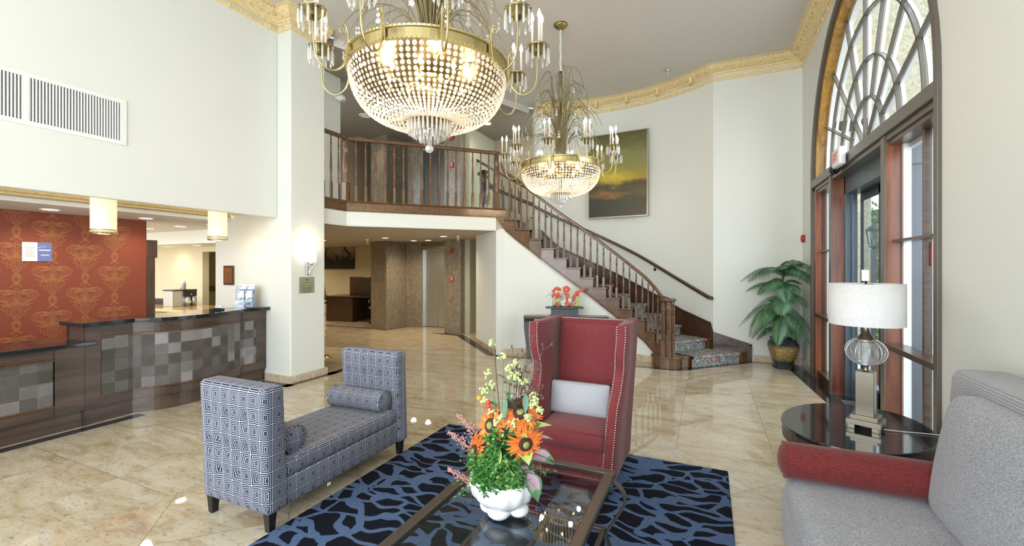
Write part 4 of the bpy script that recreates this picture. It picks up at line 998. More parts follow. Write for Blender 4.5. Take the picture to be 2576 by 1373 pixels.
LP_ = thing('lumbar_pillow', 'grey and white lattice lumbar pillow on the red wingback armchair', 'pillow', (-.89, 3.24, .60))
def pil(p, n, h):
    q = Vector(p); s = (1 - (p.x / h[0]) ** 2) * (1 - (p.z / h[2]) ** 2); q.y *= .18 + .82 * max(0, s) ** .45; q.y += .18 * p.z; return q
m = MB(); m.rbox((0, .02, 0), (.46, .13, .235), .02, 2, (14, 2, 9), pil); m.build('cover', pillow_mat(), LP_)
m = MB(); m.tube([(-.23, .02 - .02, -.115), (.23, 0, -.115), (.23, .04, .115), (-.23, .04, .115)], .004, 5, closed=True); m.build('piping', simple('navy_piping', (.02, .025, .07), .7), LP_)
# coffee table
CT = thing('coffee_table', 'glass-topped coffee table with bronze metal frame on the blue rug', 'coffee table', (-.855, 1.84, .018))
hx, hy, TZ = .385, .645, .442
m = MB()
for (x0, x1, y0, y1) in ((-hx, hx, hy - .055, hy), (-hx, hx, -hy, -hy + .055), (-hx, -hx + .055, -hy + .055, hy - .055), (hx - .055, hx, -hy + .055, hy - .055)): m.b(x0, x1, y0, y1, TZ - .035, TZ)
m.build('top_frame', BRONZE, CT, .008)
m = MB(); m.b(-hx + .05, hx - .05, -hy + .05, hy - .05, TZ - .012, TZ - .004); m.build('glass_top', TGLASS, CT)
for sx in (-1, 1):
    for sy in (-1, 1):
        m = MB(); P = cat([(sx * (hx - .03), TZ - .035), (sx * (hx + .045), TZ - .10), (sx * (hx + .05), TZ - .17), (sx * (hx - .01), TZ - .28), (sx * (hx - .05), TZ - .36), (sx * (hx - .02), .0)], 5)
        vs = []; 
        for p in P:
            for a, b_ in ((-.006, -.022), (.006, -.022), (.006, .022), (-.006, .022)): vs.append((p.x + a, sy * (hy - .03) + b_, p.y))
        fs = []
        for i in range(len(P) - 1):
            for j in range(4): l = (j + 1) % 4; fs.append((i * 4 + j, (i + 1) * 4 + j, (i + 1) * 4 + l, i * 4 + l))
        fs += [(0, 1, 2, 3), tuple(len(vs) - 4 + j for j in (3, 2, 1, 0))]
        m.add(vs, fs, None, 0, False); m.build('leg', BRONZE, CT)
m = MB(); z = TZ - .34
for (x0, x1, y0, y1) in ((-hx + .05, hx - .05, hy - .05, hy - .025), (-hx + .05, hx - .05, -hy + .025, -hy + .05), (-hx + .05, -hx + .075, -hy + .05, hy - .05), (hx - .075, hx - .05, -hy + .05, hy - .05), (-.0125, .0125, -hy + .05, hy - .05)): m.b(x0, x1, y0, y1, z, z + .02)
m.build('stretcher', BRONZE, CT, .003)
# floral arrangement
FA = thing('floral_arrangement', 'artificial sunflower and greenery arrangement in a white scalloped bowl on the coffee table', 'flower arrangement', (-.865, 1.83, .018 + TZ))
PORC = simple('white_glazed_ceramic', (.86, .86, .88), .12)
m = MB(); prof = [(.045, .03), (.06, .035), (.10, .06), (.135, .10), (.148, .145), (.142, .175), (.128, .18), (.125, .16)]
vs = []; n = 64; fs = []
for r, z in prof:
    for i in range(n): a = 2 * PI * i / n; q = r * (1 + .075 * abs(math.sin(a * 7)) - .03); vs.append((q * math.cos(a) * 1.05, q * math.sin(a) * .95, z + .004 * abs(math.sin(a * 7))))
for k in range(len(prof) - 1):
    for i in range(n): j = (i + 1) % n; fs.append((k * n + i, k * n + j, (k + 1) * n + j, (k + 1) * n + i))
fs.append(tuple(reversed(range(n)))); m.add(vs, fs, None, 0, True); bo = m.build('bowl', PORC, FA)
m = MB()
for a, r, s, z in ((-1.6, .04, .052, .035), (.1, .075, .045, .035), (.9, .08, .035, .05), (2.2, .06, .045, .035), (3.4, .06, .045, .035), (0, 0, .06, .04), (.35, .10, .028, .075)): m.ball((r * math.cos(a), r * math.sin(a), z), s, 14, 9, sc=(1.1, 1, .72))
m.build('shell_foot', PORC, bo)
GRN = [simple('greenery_' + c, v, .45) for c, v in (('deep', (.04, .17, .03)), ('bright', (.10, .33, .07)), ('pale', (.22, .46, .15)))]
PETAL = simple('orange_petals', (.80, .17, .025), .6, 0, 60, .2); PETY = simple('amber_petals', (.88, .26, .035), .6)
SEED = simple('dark_seed_head', (.05, .02, .012), .8, 0, 200, .8); SEEDC = simple('green_seed_centre', (.30, .32, .08), .8, 0, 200, .8)
rr = random.Random(11)
def leafgeo(mb, M, L, w, mi=0, curl=.15, n=5, fold=.15):
    vs = []; fs = []
    for i in range(n + 1):
        t = i / n; ww = w * math.sin(PI * min(1, t ** .8)) * (1 if t < 1 else 0); z = -curl * L * t * t
        vs += [(-ww, L * t, z + fold * ww), (0, L * t, z), (ww, L * t, z + fold * ww)]
    for i in range(n): b_ = 3 * i; fs += [(b_, b_ + 1, b_ + 4, b_ + 3), (b_ + 1, b_ + 2, b_ + 5, b_ + 4)]
    mb.add(vs, fs, None, mi, True, M)
def sunflower(c, d, r):
    d = Vector(d).normalized(); Q = Matrix.Translation(c) @ d.to_track_quat('Z', 'Y').to_matrix().to_4x4()
    m = MB()
    for ring, (nn, R, el) in enumerate(((24, r * 1.08, .02), (22, r, .30), (18, r * .78, .6))):
        for i in range(nn):
            a = 2 * PI * (i + .5 * ring) / nn + rr.uniform(-.12, .12)
            M = Q @ Matrix.Rotation(a, 4, 'Z') @ Matrix.Translation((0, r * .30, 0)) @ Matrix.Rotation(el * .6 + rr.uniform(-.1, .15), 4, 'X')
            leafgeo(m, M, (R - r * .25) * rr.uniform(.85, 1.15), r * .10, rr.choice((0, 0, 1)), .25, 4)
    f = m.build('sunflower', [PETAL, PETY], FA)
    m = MB(); m.lathe([(r * .40, -.004), (r * .40, .010), (r * .30, .018), (r * .2, .014), (0.001, .010)], n=18, mat=Q); m.build('seed_ring', SEED, f)
    m = MB(); m.lathe([(r * .22, .012), (r * .16, .020), (.001, .021)], n=14, mat=Q, cap=False); m.build('seed_centre', SEEDC, f)
    m = MB()
    for i in range(11):
        a = 2 * PI * i / 11; leafgeo(m, Q @ Matrix.Rotation(a, 4, 'Z') @ Matrix.Translation((0, .01, -.01)) @ Matrix.Rotation(-.2, 4, 'X'), r * .62, r * .10, 1, -.1, 3)
    m.tube([Vector(c), Vector(c) - d * .05 + Vector((0, 0, -.03)), Vector((c[0] * .3, c[1] * .3, .12))], .004, 5)
    m.build('sepals', GRN, f)
sunflower((-.045, -.03, .41), (-.35, -1, .35), .082); sunflower((.085, .01, .475), (.15, -.75, .75), .085); sunflower((-.115, -.05, .285), (-.75, -.8, .15), .082); sunflower((.125, -.03, .355), (.65, -.8, -.1), .078)
m = MB()
for i in range(620):   # boxwood sprays
    a = rr.uniform(0, 6.28); up = rr.random(); r = rr.uniform(.02, .15) * (1.05 - .5 * up); z = .17 + .22 * up
    if i < 380: a = rr.uniform(-2.6, -.5); up = rr.random(); r = rr.uniform(.08, .155); z = .185 + .11 * up
    if i < 70: a = rr.uniform(-2.0, -1.4); r = rr.uniform(.05, .10); z = rr.uniform(.26, .39)
    c = Vector((r * math.cos(a), r * math.sin(a) - .01, z + rr.uniform(-.03, .02)))
    for k in range(5):
        M = Matrix.Translation(c) @ Matrix.Rotation(k * 1.256 + a, 4, 'Z') @ Matrix.Rotation(rr.uniform(-.5, .9), 4, 'X')
        leafgeo(m, M, rr.uniform(.017, .026), .007, rr.choice((0, 1, 1, 2)), .1, 2)
m.build('boxwood_foliage', GRN, FA)
m = MB()
for (a, r, z, tilt) in ((3.4, .15, .16, -.3), (2.9, .17, .19, 0), (3.9, .14, .15, -.3), (-.4, .14, .2, 0), (.3, .13, .2, .1)):
    b0 = Vector((r * .6 * math.cos(a), r * .6 * math.sin(a), z)); e = Vector(((r + .09) * math.cos(a), (r + .09) * math.sin(a), z + tilt * .1 - .01)); m.tube([b0, (b0 + e) / 2 + Vector((0, 0, .02)), e], .0018, 4)
    for k in range(14):
        q = b0.lerp(e, rr.uniform(.2, 1.05)) + Vector((rr.gauss(0, .012), rr.gauss(0, .012), rr.gauss(0, .012)))
        leafgeo(m, Matrix.Translation(q) @ Matrix.Rotation(rr.uniform(0, 6.3), 4, 'Z') @ Matrix.Rotation(rr.uniform(-.6, .8), 4, 'X'), .02, .006, 1, .1, 2)
m.build('trailing_sprig', GRN, FA)
VARG = [simple('hosta_leaf', (.13, .30, .05), .4), simple('hosta_margin', (.55, .62, .20), .45)]
def bigleaf(c, rz, rx, L, w, mats, nm):
    m = MB(); M = Matrix.Translation(c) @ Matrix.Rotation(rz, 4, 'Z') @ Matrix.Rotation(rx, 4, 'X'); leafgeo(m, M, L, w, 1, .25, 10, .25); leafgeo(m, M @ Matrix.Translation((0, .002, .0015)), L * .93, w * .72, 0, .28, 10, .28); m.build(nm, mats, FA)
bigleaf((.03, -.03, .38), -1.9, .4, .13, .042, VARG, 'variegated_leaf'); bigleaf((.02, -.07, .33), 2.8, -.9, .12, .038, VARG, 'variegated_leaf'); bigleaf((.06, -.09, .27), -2.9, -1.2, .13, .04, VARG, 'variegated_leaf')
bigleaf((.11, -.02, .40), -1.2, .5, .13, .045, VARG, 'variegated_leaf'); bigleaf((.0, -.09, .26), 2.9, -1.2, .10, .035, VARG, 'variegated_leaf'); bigleaf((.08, .02, .33), -2.4, -.2, .12, .04, VARG, 'variegated_leaf')
CAL = [simple('caladium_pink', (.62, .42, .55), .5, 0, 90, .3), simple('caladium_green', (.12, .30, .15), .45)]
bigleaf((.13, -.02, .22), -1.9, -.8, .12, .05, CAL, 'caladium_leaf'); bigleaf((.15, .0, .31), -1.5, .0, .10, .04, CAL, 'caladium_leaf'); bigleaf((.12, .03, .26), -1.3, .1, .11, .042, CAL, 'caladium_leaf'); bigleaf((.14, .03, .36), -1.2, .2, .09, .025, CAL, 'caladium_leaf')
HEA = simple('pink_heather', (.62, .33, .28), .7, 0, 120, .5); STEMG = simple('green_stem', (.16, .28, .10), .6); STEMB = simple('brown_twig', (.13, .085, .06), .8)
for (x, y, z) in ((-.235, -.02, .43), (-.265, -.05, .355), (-.24, -.09, .20)):
    e = Vector((x, y, z)); b0 = Vector((-.09, -.02, z - .10)); m = MB(); m.tube([b0, e], .002, 4)
    for k in range(150):
        t = rr.uniform(.15, 1); q = b0.lerp(e, t); w = .018 * (1.08 - t) + .002; m.ball(q + Vector((rr.gauss(0, w), rr.gauss(0, w), rr.gauss(0, w))), .0036, 5, 3)
    m.build('heather_spike', HEA, FA)
YG = simple('yellow_green_blossom', (.62, .68, .30), .6, 0, 90, .6)
heads = [(-.055, .0, .79, 0), (-.01, .02, .72, 0), (.055, .02, .70, 1), (.025, .0, .675, 1), (.07, .01, .64, 0), (-.075, .0, .645, 1), (-.055, -.01, .60, 0), (-.09, -.02, .565, 1), (-.08, -.03, .525, 0), (-.045, -.03, .475, 0), (.01, -.04, .46, 0), (.14, .0, .53, 0), (.165, -.01, .54, 1), (.15, .01, .565, 0), (.185, -.01, .51, 0), (.135, -.03, .475, 0), (.08, -.06, .455, 1), (.04, .01, .64, 1), (.095, .02, .615, 1), (-.01, -.05, .435, 0)]
m = MB(); g = MB()
for (x, y, z, tw) in heads:
    m.tube(cat([(x * .15, 0, .17), (x * .45, 0, .17 + (z - .17) * .55), (x * .8, y, z - .05), (x, y, z)], 4), .0022 if not tw else .0016, 4)
    for k in range(16): g.ball((x + rr.gauss(0, .009), y + rr.gauss(0, .009), z + rr.gauss(0, .008)), rr.uniform(.005, .0085), 5, 3)
m.build('blossom_stems', STEMG, FA); g.build('blossoms', YG, FA)
BER = [simple('orange_berry', (.85, .35, .03), .3), simple('red_berry', (.70, .07, .03), .3)]
for (x, z, mi) in ((-.108, .53, 0), (-.06, .50, 1), (-.045, .475, 1), (-.062, .515, 1)): m = MB(); m.ball((x, -.03, z), .013, 10, 7); m.tube([(x, -.03, z), (x * .6, -.01, z - .15)], .0015, 4); m.build('rose_hip', BER[mi], FA)
m = MB()
for i in range(16):
    a = rr.uniform(-.2, .6); b0 = Vector((.02, .02, .2)); x = .06 + rr.uniform(-.03, .14); z = rr.uniform(.55, .80)
    P = [b0, Vector((.03 + x * .3, .03, .40)), Vector((x * .7, .03 + rr.uniform(-.03, .03), .5 + .3 * (z - .5))), Vector((x, .03 + rr.uniform(-.04, .04), z))]; m.tube(cat(P, 5), .0028, 4, rf=lambda t: 1 - .6 * t)
    for k in range(3):
        q = P[2].lerp(P[3], rr.random()); e = q + Vector((rr.uniform(-.05, .05), rr.uniform(-.03, .03), rr.uniform(.0, .05))); m.tube([q, e], .0016, 4)
        m.ball(e, .005, 5, 4, sc=(1, 1, 1.7))
m.tube(cat([(-.0, 0, .3), (-.02, .0, .5), (-.035, .0, .65), (-.045, 0, .77)], 4), .003, 4)
m.build('curly_twigs', STEMB, FA)
m = MB()
for i in range(150):
    a = rr.uniform(0, 6.28); r = rr.uniform(.035, .05); c = Vector((.055, .03, .515 + rr.uniform(-.02, .02))); a2 = a + rr.uniform(.5, 1.1)
    m.tube([c + Vector((r * math.cos(a), r * math.sin(a), rr.uniform(-.01, .01))), c + Vector((r * 1.06 * math.cos((a + a2) / 2), r * 1.06 * math.sin((a + a2) / 2), 0)), c + Vector((r * math.cos(a2), r * math.sin(a2), rr.uniform(-.012, .012)))], .0016, 3)
nst = m.build('twig_nest', simple('nest_twigs', (.10, .065, .045), .9), FA)
m = MB(); m.ball((.04, .02, .535), .014, 10, 7, sc=(1, 1, 1.25)); m.ball((.065, .03, .545), .014, 10, 7, sc=(1, 1, 1.25)); m.build('speckled_eggs', simple('speckled_egg', (.66, .60, .64), .5), nst)
m = MB()
for (x, y, z, rz, rx, L) in ((-.035, 0, .56, 1.2, .3, .09), (.06, .0, .60, -.3, .9, .09), (.115, .0, .57, -2.8, -1.0, .09), (.03, -.02, .54, 3.0, -1.1, .10), (-.02, -.02, .50, 1.0, .2, .08), (.09, .01, .53, -1.0, .8, .08), (.02, .0, .62, 2.0, .7, .06), (.05, 0, .50, 2.8, 1.2, .10)):
    leafgeo(m, Matrix.Translation((x, y, z)) @ Matrix.Rotation(rz, 4, 'Z') @ Matrix.Rotation(rx, 4, 'X'), L, .014, 0, .2, 5)
m.build('eucalyptus_leaves', simple('blue_green_leaf', (.09, .20, .13), .5), FA)
# oval end table
ET = thing('oval_end_table', 'oval end table with black granite top and bronze metal base beside the sofa', 'end table', (.8366, 3.3608, 0), -.4485)
def oval(a, b_, n=48): return [(a * math.cos(2 * PI * i / n), b_ * math.sin(2 * PI * i / n)) for i in range(n)]
m = MB(); m.prism(oval(.378, .503), .598, .62); m.build('granite_top', BGRAN, ET, .006)
m = MB(); m.sweep([(0, .535), (0, .598)], oval(.372, .497), 1, closed=True); m.sweep([(.012, .535), (.012, .598)], oval(.372, .497), 1, closed=True); m.prism(oval(.372, .497), .53, .54); m.build('apron', BRONZE, ET)
for a in (.75, 2.4, 3.9, 5.55): m = MB(); x, y = .34 * math.cos(a), .45 * math.sin(a); m.box((x, y, .268), (.045, .025, .535), math.atan2(y, x)); m.build('leg', BRONZE, ET, .003)
# table lamp
TL = thing('table_lamp', 'table lamp with white drum shade and brushed nickel pedestal on the oval end table', 'lamp', (.885, 3.33, .62), -.42)
m = MB(); m.b(-.085, .085, -.085, .085, .026, .055); m.b(-.067, .067, -.067, .067, .055, .08)
for x0, x1, y0, y1 in ((-.085, -.04, -.085, -.07), (.04, .085, -.085, -.07), (-.085, -.04, .07, .085), (.04, .085, .07, .085), (-.085, -.07, -.085, -.04), (-.085, -.07, .04, .085), (.07, .085, -.085, -.04), (.07, .085, .04, .085)): m.b(x0, x1, y0, y1, 0, .026)
m.build('stepped_base', NICKEL, TL, .002)
m = MB(); m.b(-.045, .045, -.045, .045, .08, .345); m.lathe([(.03, .345), (.014, .35), (.013, .375), (.022, .38)], n=16); m.build('column', NICKEL, TL, .002)
m = MB(); cz = .465
for k in range(10):
    a = 2 * PI * k / 10; m.tube([(.105 * math.sin(t) * math.cos(a), .105 * math.sin(t) * math.sin(a), cz - .085 * math.cos(t)) for t in [.15 + (PI - .45) * i / 16 for i in range(17)]], .0024, 5)
for k in range(26):
    t = .35 + (PI - .95) * k / 25; r = .103 * math.sin(t); m.tube([(r * math.cos(a), r * math.sin(a), cz - .085 * math.cos(t)) for a in [2 * PI * i / 30 for i in range(30)]], .0013, 4, closed=True)
m.build('wire_globe', simple('silver_wire', (.72, .72, .75), .25, .7), TL)
m = MB(); m.lathe([(.062, .525), (.045, .545), (.022, .58), (.016, .61), (.018, .65), (.03, .665)], n=20); m.cyl((0, 0, .66), (0, 0, .90), .006); m.build('neck', NICKEL, TL)
m = MB(); m.lathe([(.1885, .630), (.1885, .880), (.1860, .880), (.1860, .630), (.1885, .630)], n=48, cap=False)
lsh = m.build('lamp_shade', SHADEW, TL); m = MB(); m.b(-.186, .186, -.004, .004, .868, .872); m.b(-.004, .004, -.186, .186, .873, .877); m.build('spider', NICKEL, lsh)
m = MB(); m.b(-.019, .019, -.019, .019, .895, .965); m.build('finial', simple('satin_brass', (.50, .40, .26), .3, 1), TL, .002)
m = MB(); m.tube(cat([(.085, .0, .01), (.16, .05, .006), (.26, .11, .006), (.32, .14, .006), (.375, .15, .003), (.39, .14, -.05), (.385, .14, -.30), (.42, .14, -.6)], 6), .0035, 6); m.build('cord', simple('clear_cord', (.62, .60, .55), .3), TL)
# sofa
SF = thing('sofa', 'grey upholstered sofa with ribbed back cut by the right edge of the view', 'sofa', (0, 0, 0))
m = MB(); m.rbox((.87, 1.68, .22), (.98, 2.46, .32), .05, 3, (3, 5, 2)); m.build('base', SOFAS, SF)
m = MB(); m.rbox((.72, 1.82, .415), (.68, 1.98, .16), .065, 4, (8, 10, 2), lambda p, n, h: p + Vector((0, 0, .02 * max(0, n.z) * (1 - (p.x / h[0]) ** 2) * (1 - (p.y / h[1]) ** 2)))); m.build('seat_cushion', SOFAS, SF)
m = MB(); m.rbox((1.20, 1.66, .65), (.235, 2.52, .90), .05, 3, (2, 4, 5), lambda p, n, h: p + Vector((.03 * p.z / h[2], 0, 0))); m.build('backrest', CORD, SF)
m = MB(); m.rbox((.84, 2.845, .44), (.88, .105, .36), .045, 3, (6, 2, 4)); m.build('armrest', CORD, SF)
def bc(p, n, h):
    s = (1 - (p.y / h[1]) ** 2) * (1 - (p.z / h[2]) ** 2); q = Vector(p); q.x *= .55 + .5 * max(0, s) ** .5; q.x += .16 * p.z; return q
m = MB(); m.rbox((1.035, 2.24, .75), (.22, .86, .56), .07, 3, (3, 12, 10), bc); m.build('back_cushion', SOFAW, SF)
m = MB(); m.rbox((1.03, 1.34, .74), (.22, .86, .56), .07, 3, (3, 12, 10), bc); m.build('back_cushion', SOFAW, SF)
for x, y in ((.44, 2.8), (.44, .6), (1.3, 2.8), (1.3, .6)): m = MB(); m.b(x - .03, x + .03, y - .03, y + .03, 0, .08); m.build('leg', LEGBLK, SF)
bolster('bolster_pillow', (.37, 2.705, .583), (1.045, 2.705, .583), .092, REDVEL2, 'long red chenille bolster lying along the arm of the grey sofa', .01)
# console table + orchid planter
CO = thing('console_table', 'dark espresso console table against the wall under the stairs', 'console table', (-2.27, 7.375, 0), .33)
m = MB(); m.b(-.73, .73, -.145, .145, .705, .75); m.build('top', CONS, CO, .004)
for sx in (-1, 1):
    m = MB(); P = cat([(.0, .705), (-.005, .55), (.05, .25), (.08, .0)], 5); vs = []
    for p in P:
        w = .20 * (.55 + .45 * p.y / .7)
        x0 = sx * (-.72 + p.x) * 1.0
        for a, b_ in ((0, -.13), (w * .9, -.13), (w * .9, .13), (0, .13)): vs.append((sx * (-.72 + p.x * .6 + a), b_ * (.8 + .2 * p.y / .7), p.y))
    fs = []
    for i in range(len(P) - 1):
        for j in range(4): l = (j + 1) % 4; fs.append((i * 4 + j, i * 4 + l, (i + 1) * 4 + l, (i + 1) * 4 + j))
    fs += [tuple(range(4)), tuple(len(vs) - 4 + j for j in range(4))]
    m.add(vs, fs, None, 0, False); m.build('leg', simple('gloss_espresso', (.02, .014, .013), .08), CO)
m = MB(); m.b(-.55, .55, -.12, .12, .12, .15); m.build('lower_shelf', CONS, CO)
OP = thing('orchid_planter', 'red orchids in a grey rectangular trough on the console table', 'potted orchids', (-2.29, 7.37, .75), .33)
SLT = simple('slate_grey_pot', (.07, .08, .095), .5, 0, 25, .3)
m = MB(); m.b(-.235, .235, -.09, .09, 0, .125); m.b(-.225, .225, -.08, .08, .125, .14); m.b(-.33, .33, -.13, .13, .135, .155); m.b(-.25, .25, -.10, .10, 0, .015); m.build('trough', SLT, OP, .003)
ORCH = simple('coral_red_orchid', (.62, .07, .04), .5); m = MB(); g = MB(); l_ = MB(); rr = random.Random(5)
def orchid(c, s, mi=0):
    for k in range(5):
        a = 2 * PI * k / 5 + rr.uniform(-.2, .2); M = Matrix.Translation(c) @ Matrix.Rotation(rr.uniform(-.5, .5), 4, 'Z') @ Matrix.Rotation(a, 4, 'Y') @ Matrix.Rotation(PI / 2, 4, 'X'); leafgeo(m, M, s, s * .42, mi, .2, 4)
    m.ball((c[0], c[1] - .006, c[2]), s * .22, 6, 4, 3)
for (cx_, top, hd) in ((-.13, .47, ((-.19, .43), (-.16, .47), (-.12, .48), (-.08, .46), (-.17, .38), (-.11, .38), (-.20, .35), (-.13, .33), (-.09, .34))), (.03, .50, ((.0, .49), (.04, .50), (.08, .47), (.0, .44), (.05, .43), (.02, .38), (.06, .36), (.05, .32))), (.22, .44, ((.17, .33), (.19, .37), (.22, .41), (.26, .43), (.30, .45), (.23, .37), (.16, .29)))):
    g.tube(cat([(cx_ * .6, 0, .15), (cx_ * .8 + .06, 0, .28), (cx_ + .03, 0, .38), (hd[2][0], 0, hd[2][1])], 5), .0035, 4)
    for x, z in hd: orchid((x, -.02 + rr.uniform(-.015, .015), z), .036)
for x, z, mi in ((-.12, .24, 0), (-.15, .21, 0), (-.10, .19, 0), (-.17, .23, 2), (-.12, .27, 2), (0, .26, 1), (-.04, .24, 1), (.10, .25, 1), (.03, .23, 0), (.06, .20, 0), (.04, .27, 0), (.10, .22, 0), (.12, .19, 0), (-.03, .20, 1), (.09, .28, 1), (.22, .26, 2), (.24, .22, 2), (.21, .20, 2), (.25, .28, 2)): orchid((x, -.05 + rr.uniform(-.02, .02), z), .032, mi)
m.build('orchid_flowers', [ORCH, simple('white_orchid', (.82, .80, .74), .5), simple('lime_orchid', (.50, .60, .12), .5), simple('yellow_orchid_lip', (.80, .45, .05), .5)], OP)
for i in range(34):
    x = rr.uniform(-.22, .22); dx = rr.uniform(-1, 1); H = rr.uniform(.15, .38)
    g.tube(cat([(x, rr.uniform(-.03, .03), .15), (x + dx * .03, 0, .15 + H * .7), (x + dx * .12, 0, .15 + H), (x + dx * .26, 0, .15 + H * rr.uniform(.6, .95))], 4), .0024, 3, rf=lambda t: 1 - .7 * t)
g.build('grass_and_stems', simple('orchid_stem', (.08, .17, .06), .5), OP)
for (x, a, s) in ((-.16, 2.0, .10), (-.08, .6, .11), (-.02, 2.4, .10), (.04, .3, .10), (.10, 2.2, .11), (.17, -.2, .12), (-.12, 2.8, .1), (.2, .5, .1)):
    leafgeo(l_, Matrix.Translation((x, -.03, .155)) @ Matrix.Rotation(a - 1.57, 4, 'Z') @ Matrix.Rotation(.5, 4, 'X'), s, .032, 0, .3, 6)
l_.build('base_leaves', simple('dark_glossy_leaf', (.03, .13, .04), .25), OP)
# potted palm
PP = thing('potted_palm', 'artificial palm in a square bronze and gold urn in the corner by the entrance', 'potted palm', (1.10, 8.14, 0), .2)
def urnm():
    t = NT('hammered_urn', (.1, .1, .1), .35, .6); X, Y, Z = t.sep(t.co()); n = t.noise(t.co(), 7, 3).outputs[0]
    a = t.ma('ADD', t.ma('ABSOLUTE', X), t.ma('MULTIPLY', n, .08)); k = t.ma('MULTIPLY', t.ma('LESS_THAN', t.ma('ABSOLUTE', t.ma('SUBTRACT', Z, .24)), .14), 1)
    d = t.ma('SUBTRACT', 1, t.ma('MULTIPLY', t.ma('ABSOLUTE', t.ma('SUBTRACT', Z, .24)), 5.5)); 
    t.set(**{'Base Color': t.mix(t.ramp(t.ma('ADD', d, t.ma('MULTIPLY', n, .3)), [(.35, 0), (.7, 1)]), (.045, .055, .065), (.40, .28, .09))})
    v = t.n('ShaderNodeTexVoronoi', None, Vector=t.co(), Scale=60).outputs[0]; t.bump(v, .8, .012); return t.m
m = MB(); prof = [(.115, 0), (.135, .0), (.125, .03), (.11, .06), (.125, .09), (.165, .22), (.195, .34), (.185, .40), (.15, .44), (.165, .455), (.165, .475), (.14, .475), (.14, .44)]
vs = []; n = 32; fs = []
for r, z in prof:
    for i in range(n):
        a = 2 * PI * i / n + PI / 4; s_ = (abs(math.cos(a)) ** 5 + abs(math.sin(a)) ** 5) ** (-1 / 5); vs.append((r * s_ * math.cos(a), r * s_ * math.sin(a), z))
for k in range(len(prof) - 1):
    for i in range(n): j = (i + 1) % n; fs.append((k * n + i, k * n + j, (k + 1) * n + j, (k + 1) * n + i))
fs.append(tuple((len(prof) - 1) * n + i for i in range(n))); m.add(vs, fs, None, 0, True); m.build('urn', urnm(), PP)
rr = random.Random(21); TR = simple('palm_trunk', (.14, .10, .06), .8, 0, 40, .6)
trunks = [[(-.03, 0, .42), (-.05, 0, .8), (-.02, .02, 1.2), (.0, .0, 1.45)], [(.04, .0, .42), (.08, .0, .7), (.06, -.02, 1.05)], [(0, -.03, .42), (-.09, -.04, .65), (-.12, -.05, .9)]]
for tpts in trunks: m = MB(); m.tube(cat(tpts, 4), .016, 7); m.build('trunk', TR, PP)
PG = [simple('palm_leaf_' + c, v, .45) for c, v in (('dark', (.035, .11, .045)), ('mid', (.075, .19, .075)), ('blue', (.14, .26, .15)))]
fr = []
for (bx, bz, nf, L0, e0) in ((-.0, 1.48, 10, .62, 1.0), (-.01, 1.28, 10, .60, .7), (.03, 1.10, 10, .54, .55), (-.10, .98, 9, .52, .45), (.02, .84, 9, .46, .45), (-.05, .68, 9, .44, .5)):
    for i in range(nf): fr.append((bx, bz + rr.uniform(-.06, .06), 2 * PI * i / nf + rr.uniform(-.3, .3), L0 * rr.uniform(.8, 1.15), e0 * rr.uniform(.5, 1.3)))
fr += [(.02, 1.5, -1.0, .66, 1.0), (.0, 1.45, -.9, .6, .7), (0, 1.3, -2.4, .62, .8), (0, 1.1, -2.0, .55, .6), (0, 1.5, -1.3, .62, 1.2), (0, 1.5, 2.9, .66, .75), (0, 1.5, .6, .55, 1.3)]
for (bx, bz, az, L, el) in fr:
    ca, sa = math.cos(az), math.sin(az); room = 1.0
    # fronds that would meet the walls of the corner bend upward instead
    if sa > .3: L *= .5; el = 1.2
    if ca > .3 and sa > -.6: L *= .5; el = max(el, 1.0)
    L *= 1.1
    m = MB(); P = []; n = 20
    for i in range(n + 1):
        t = i / n; h = L * (t * math.cos(el) * (1 - .1 * t) + .25 * t * t * math.sin(el)); z = L * (math.sin(el) * t - (.55 + .5 * math.cos(el)) * t * t * .95)
        P.append(Vector((bx + h * ca, h * sa, bz + z)))
    m.tube(P, .0035, 4, rf=lambda t: 1.2 - .8 * t)
    for i in range(2, n + 1):
        t = i / n; d = (P[i] - P[i - 1]).normalized(); sd = d.cross(Vector((0, 0, 1))).normalized(); up = sd.cross(d)
        for q in (-1, 1):
            for hh in (0, .5):
                b0 = P[i - 1].lerp(P[i], hh); ll = L * .34 * math.sin(PI * min(1, .18 + .75 * t)) * rr.uniform(.9, 1.1); dr = (sd * q * .85 + d * .65 - Vector((0, 0, .28))).normalized(); w = up.cross(dr).normalized() * .0062 if up.cross(dr).length > .01 else sd * .007
                p1 = b0 + dr * ll * .5; p2 = b0 + dr * ll + Vector((0, 0, -ll * .22))
                m.add([b0 - w * .4, b0 + w * .4, p1 + w, p1 - w, p2], [(0, 1, 2, 3), (3, 2, 4)], None, (int(az * 3) + q) % 3 if rr.random() < .8 else 2, False)
    m.build('frond', PG, PP)
# ------------------------------------------------------------------ crystal chandeliers
def hang_mesh(name, build):
    mb = MB(); build(mb); return mb
def bead(mb, c, r, ax, n=8):
    # faceted lens facing the direction ax
    q = Matrix.Translation(c) @ Vector(ax).to_track_quat('Z', 'Y').to_matrix().to_4x4()
    vs = [(0, 0, -r * .5)] + [(r * math.cos(2 * PI * i / n), r * math.sin(2 * PI * i / n), 0) for i in range(n)] + [(0, 0, r * .5)]
    fs = [(0, 1 + (i + 1) % n, 1 + i) for i in range(n)] + [(n + 1, 1 + i, 1 + (i + 1) % n) for i in range(n)]
    mb.add(vs, fs, None, 0, False, q)
def prism_mesh(L, r=.0062):
    mb = MB(); mb.lathe([(.0005, 0), (r * 1.1, -.006), (.0005, -.013)], n=6, sm=False); mb.lathe([(.001, -.014), (r, -.022), (r * 1.25, -L + .016), (.0008, -L)], n=6, sm=False); return mb.mesh('prism', [CRYST])
PR1, PR2 = prism_mesh(.122, .0072), prism_mesh(.085)
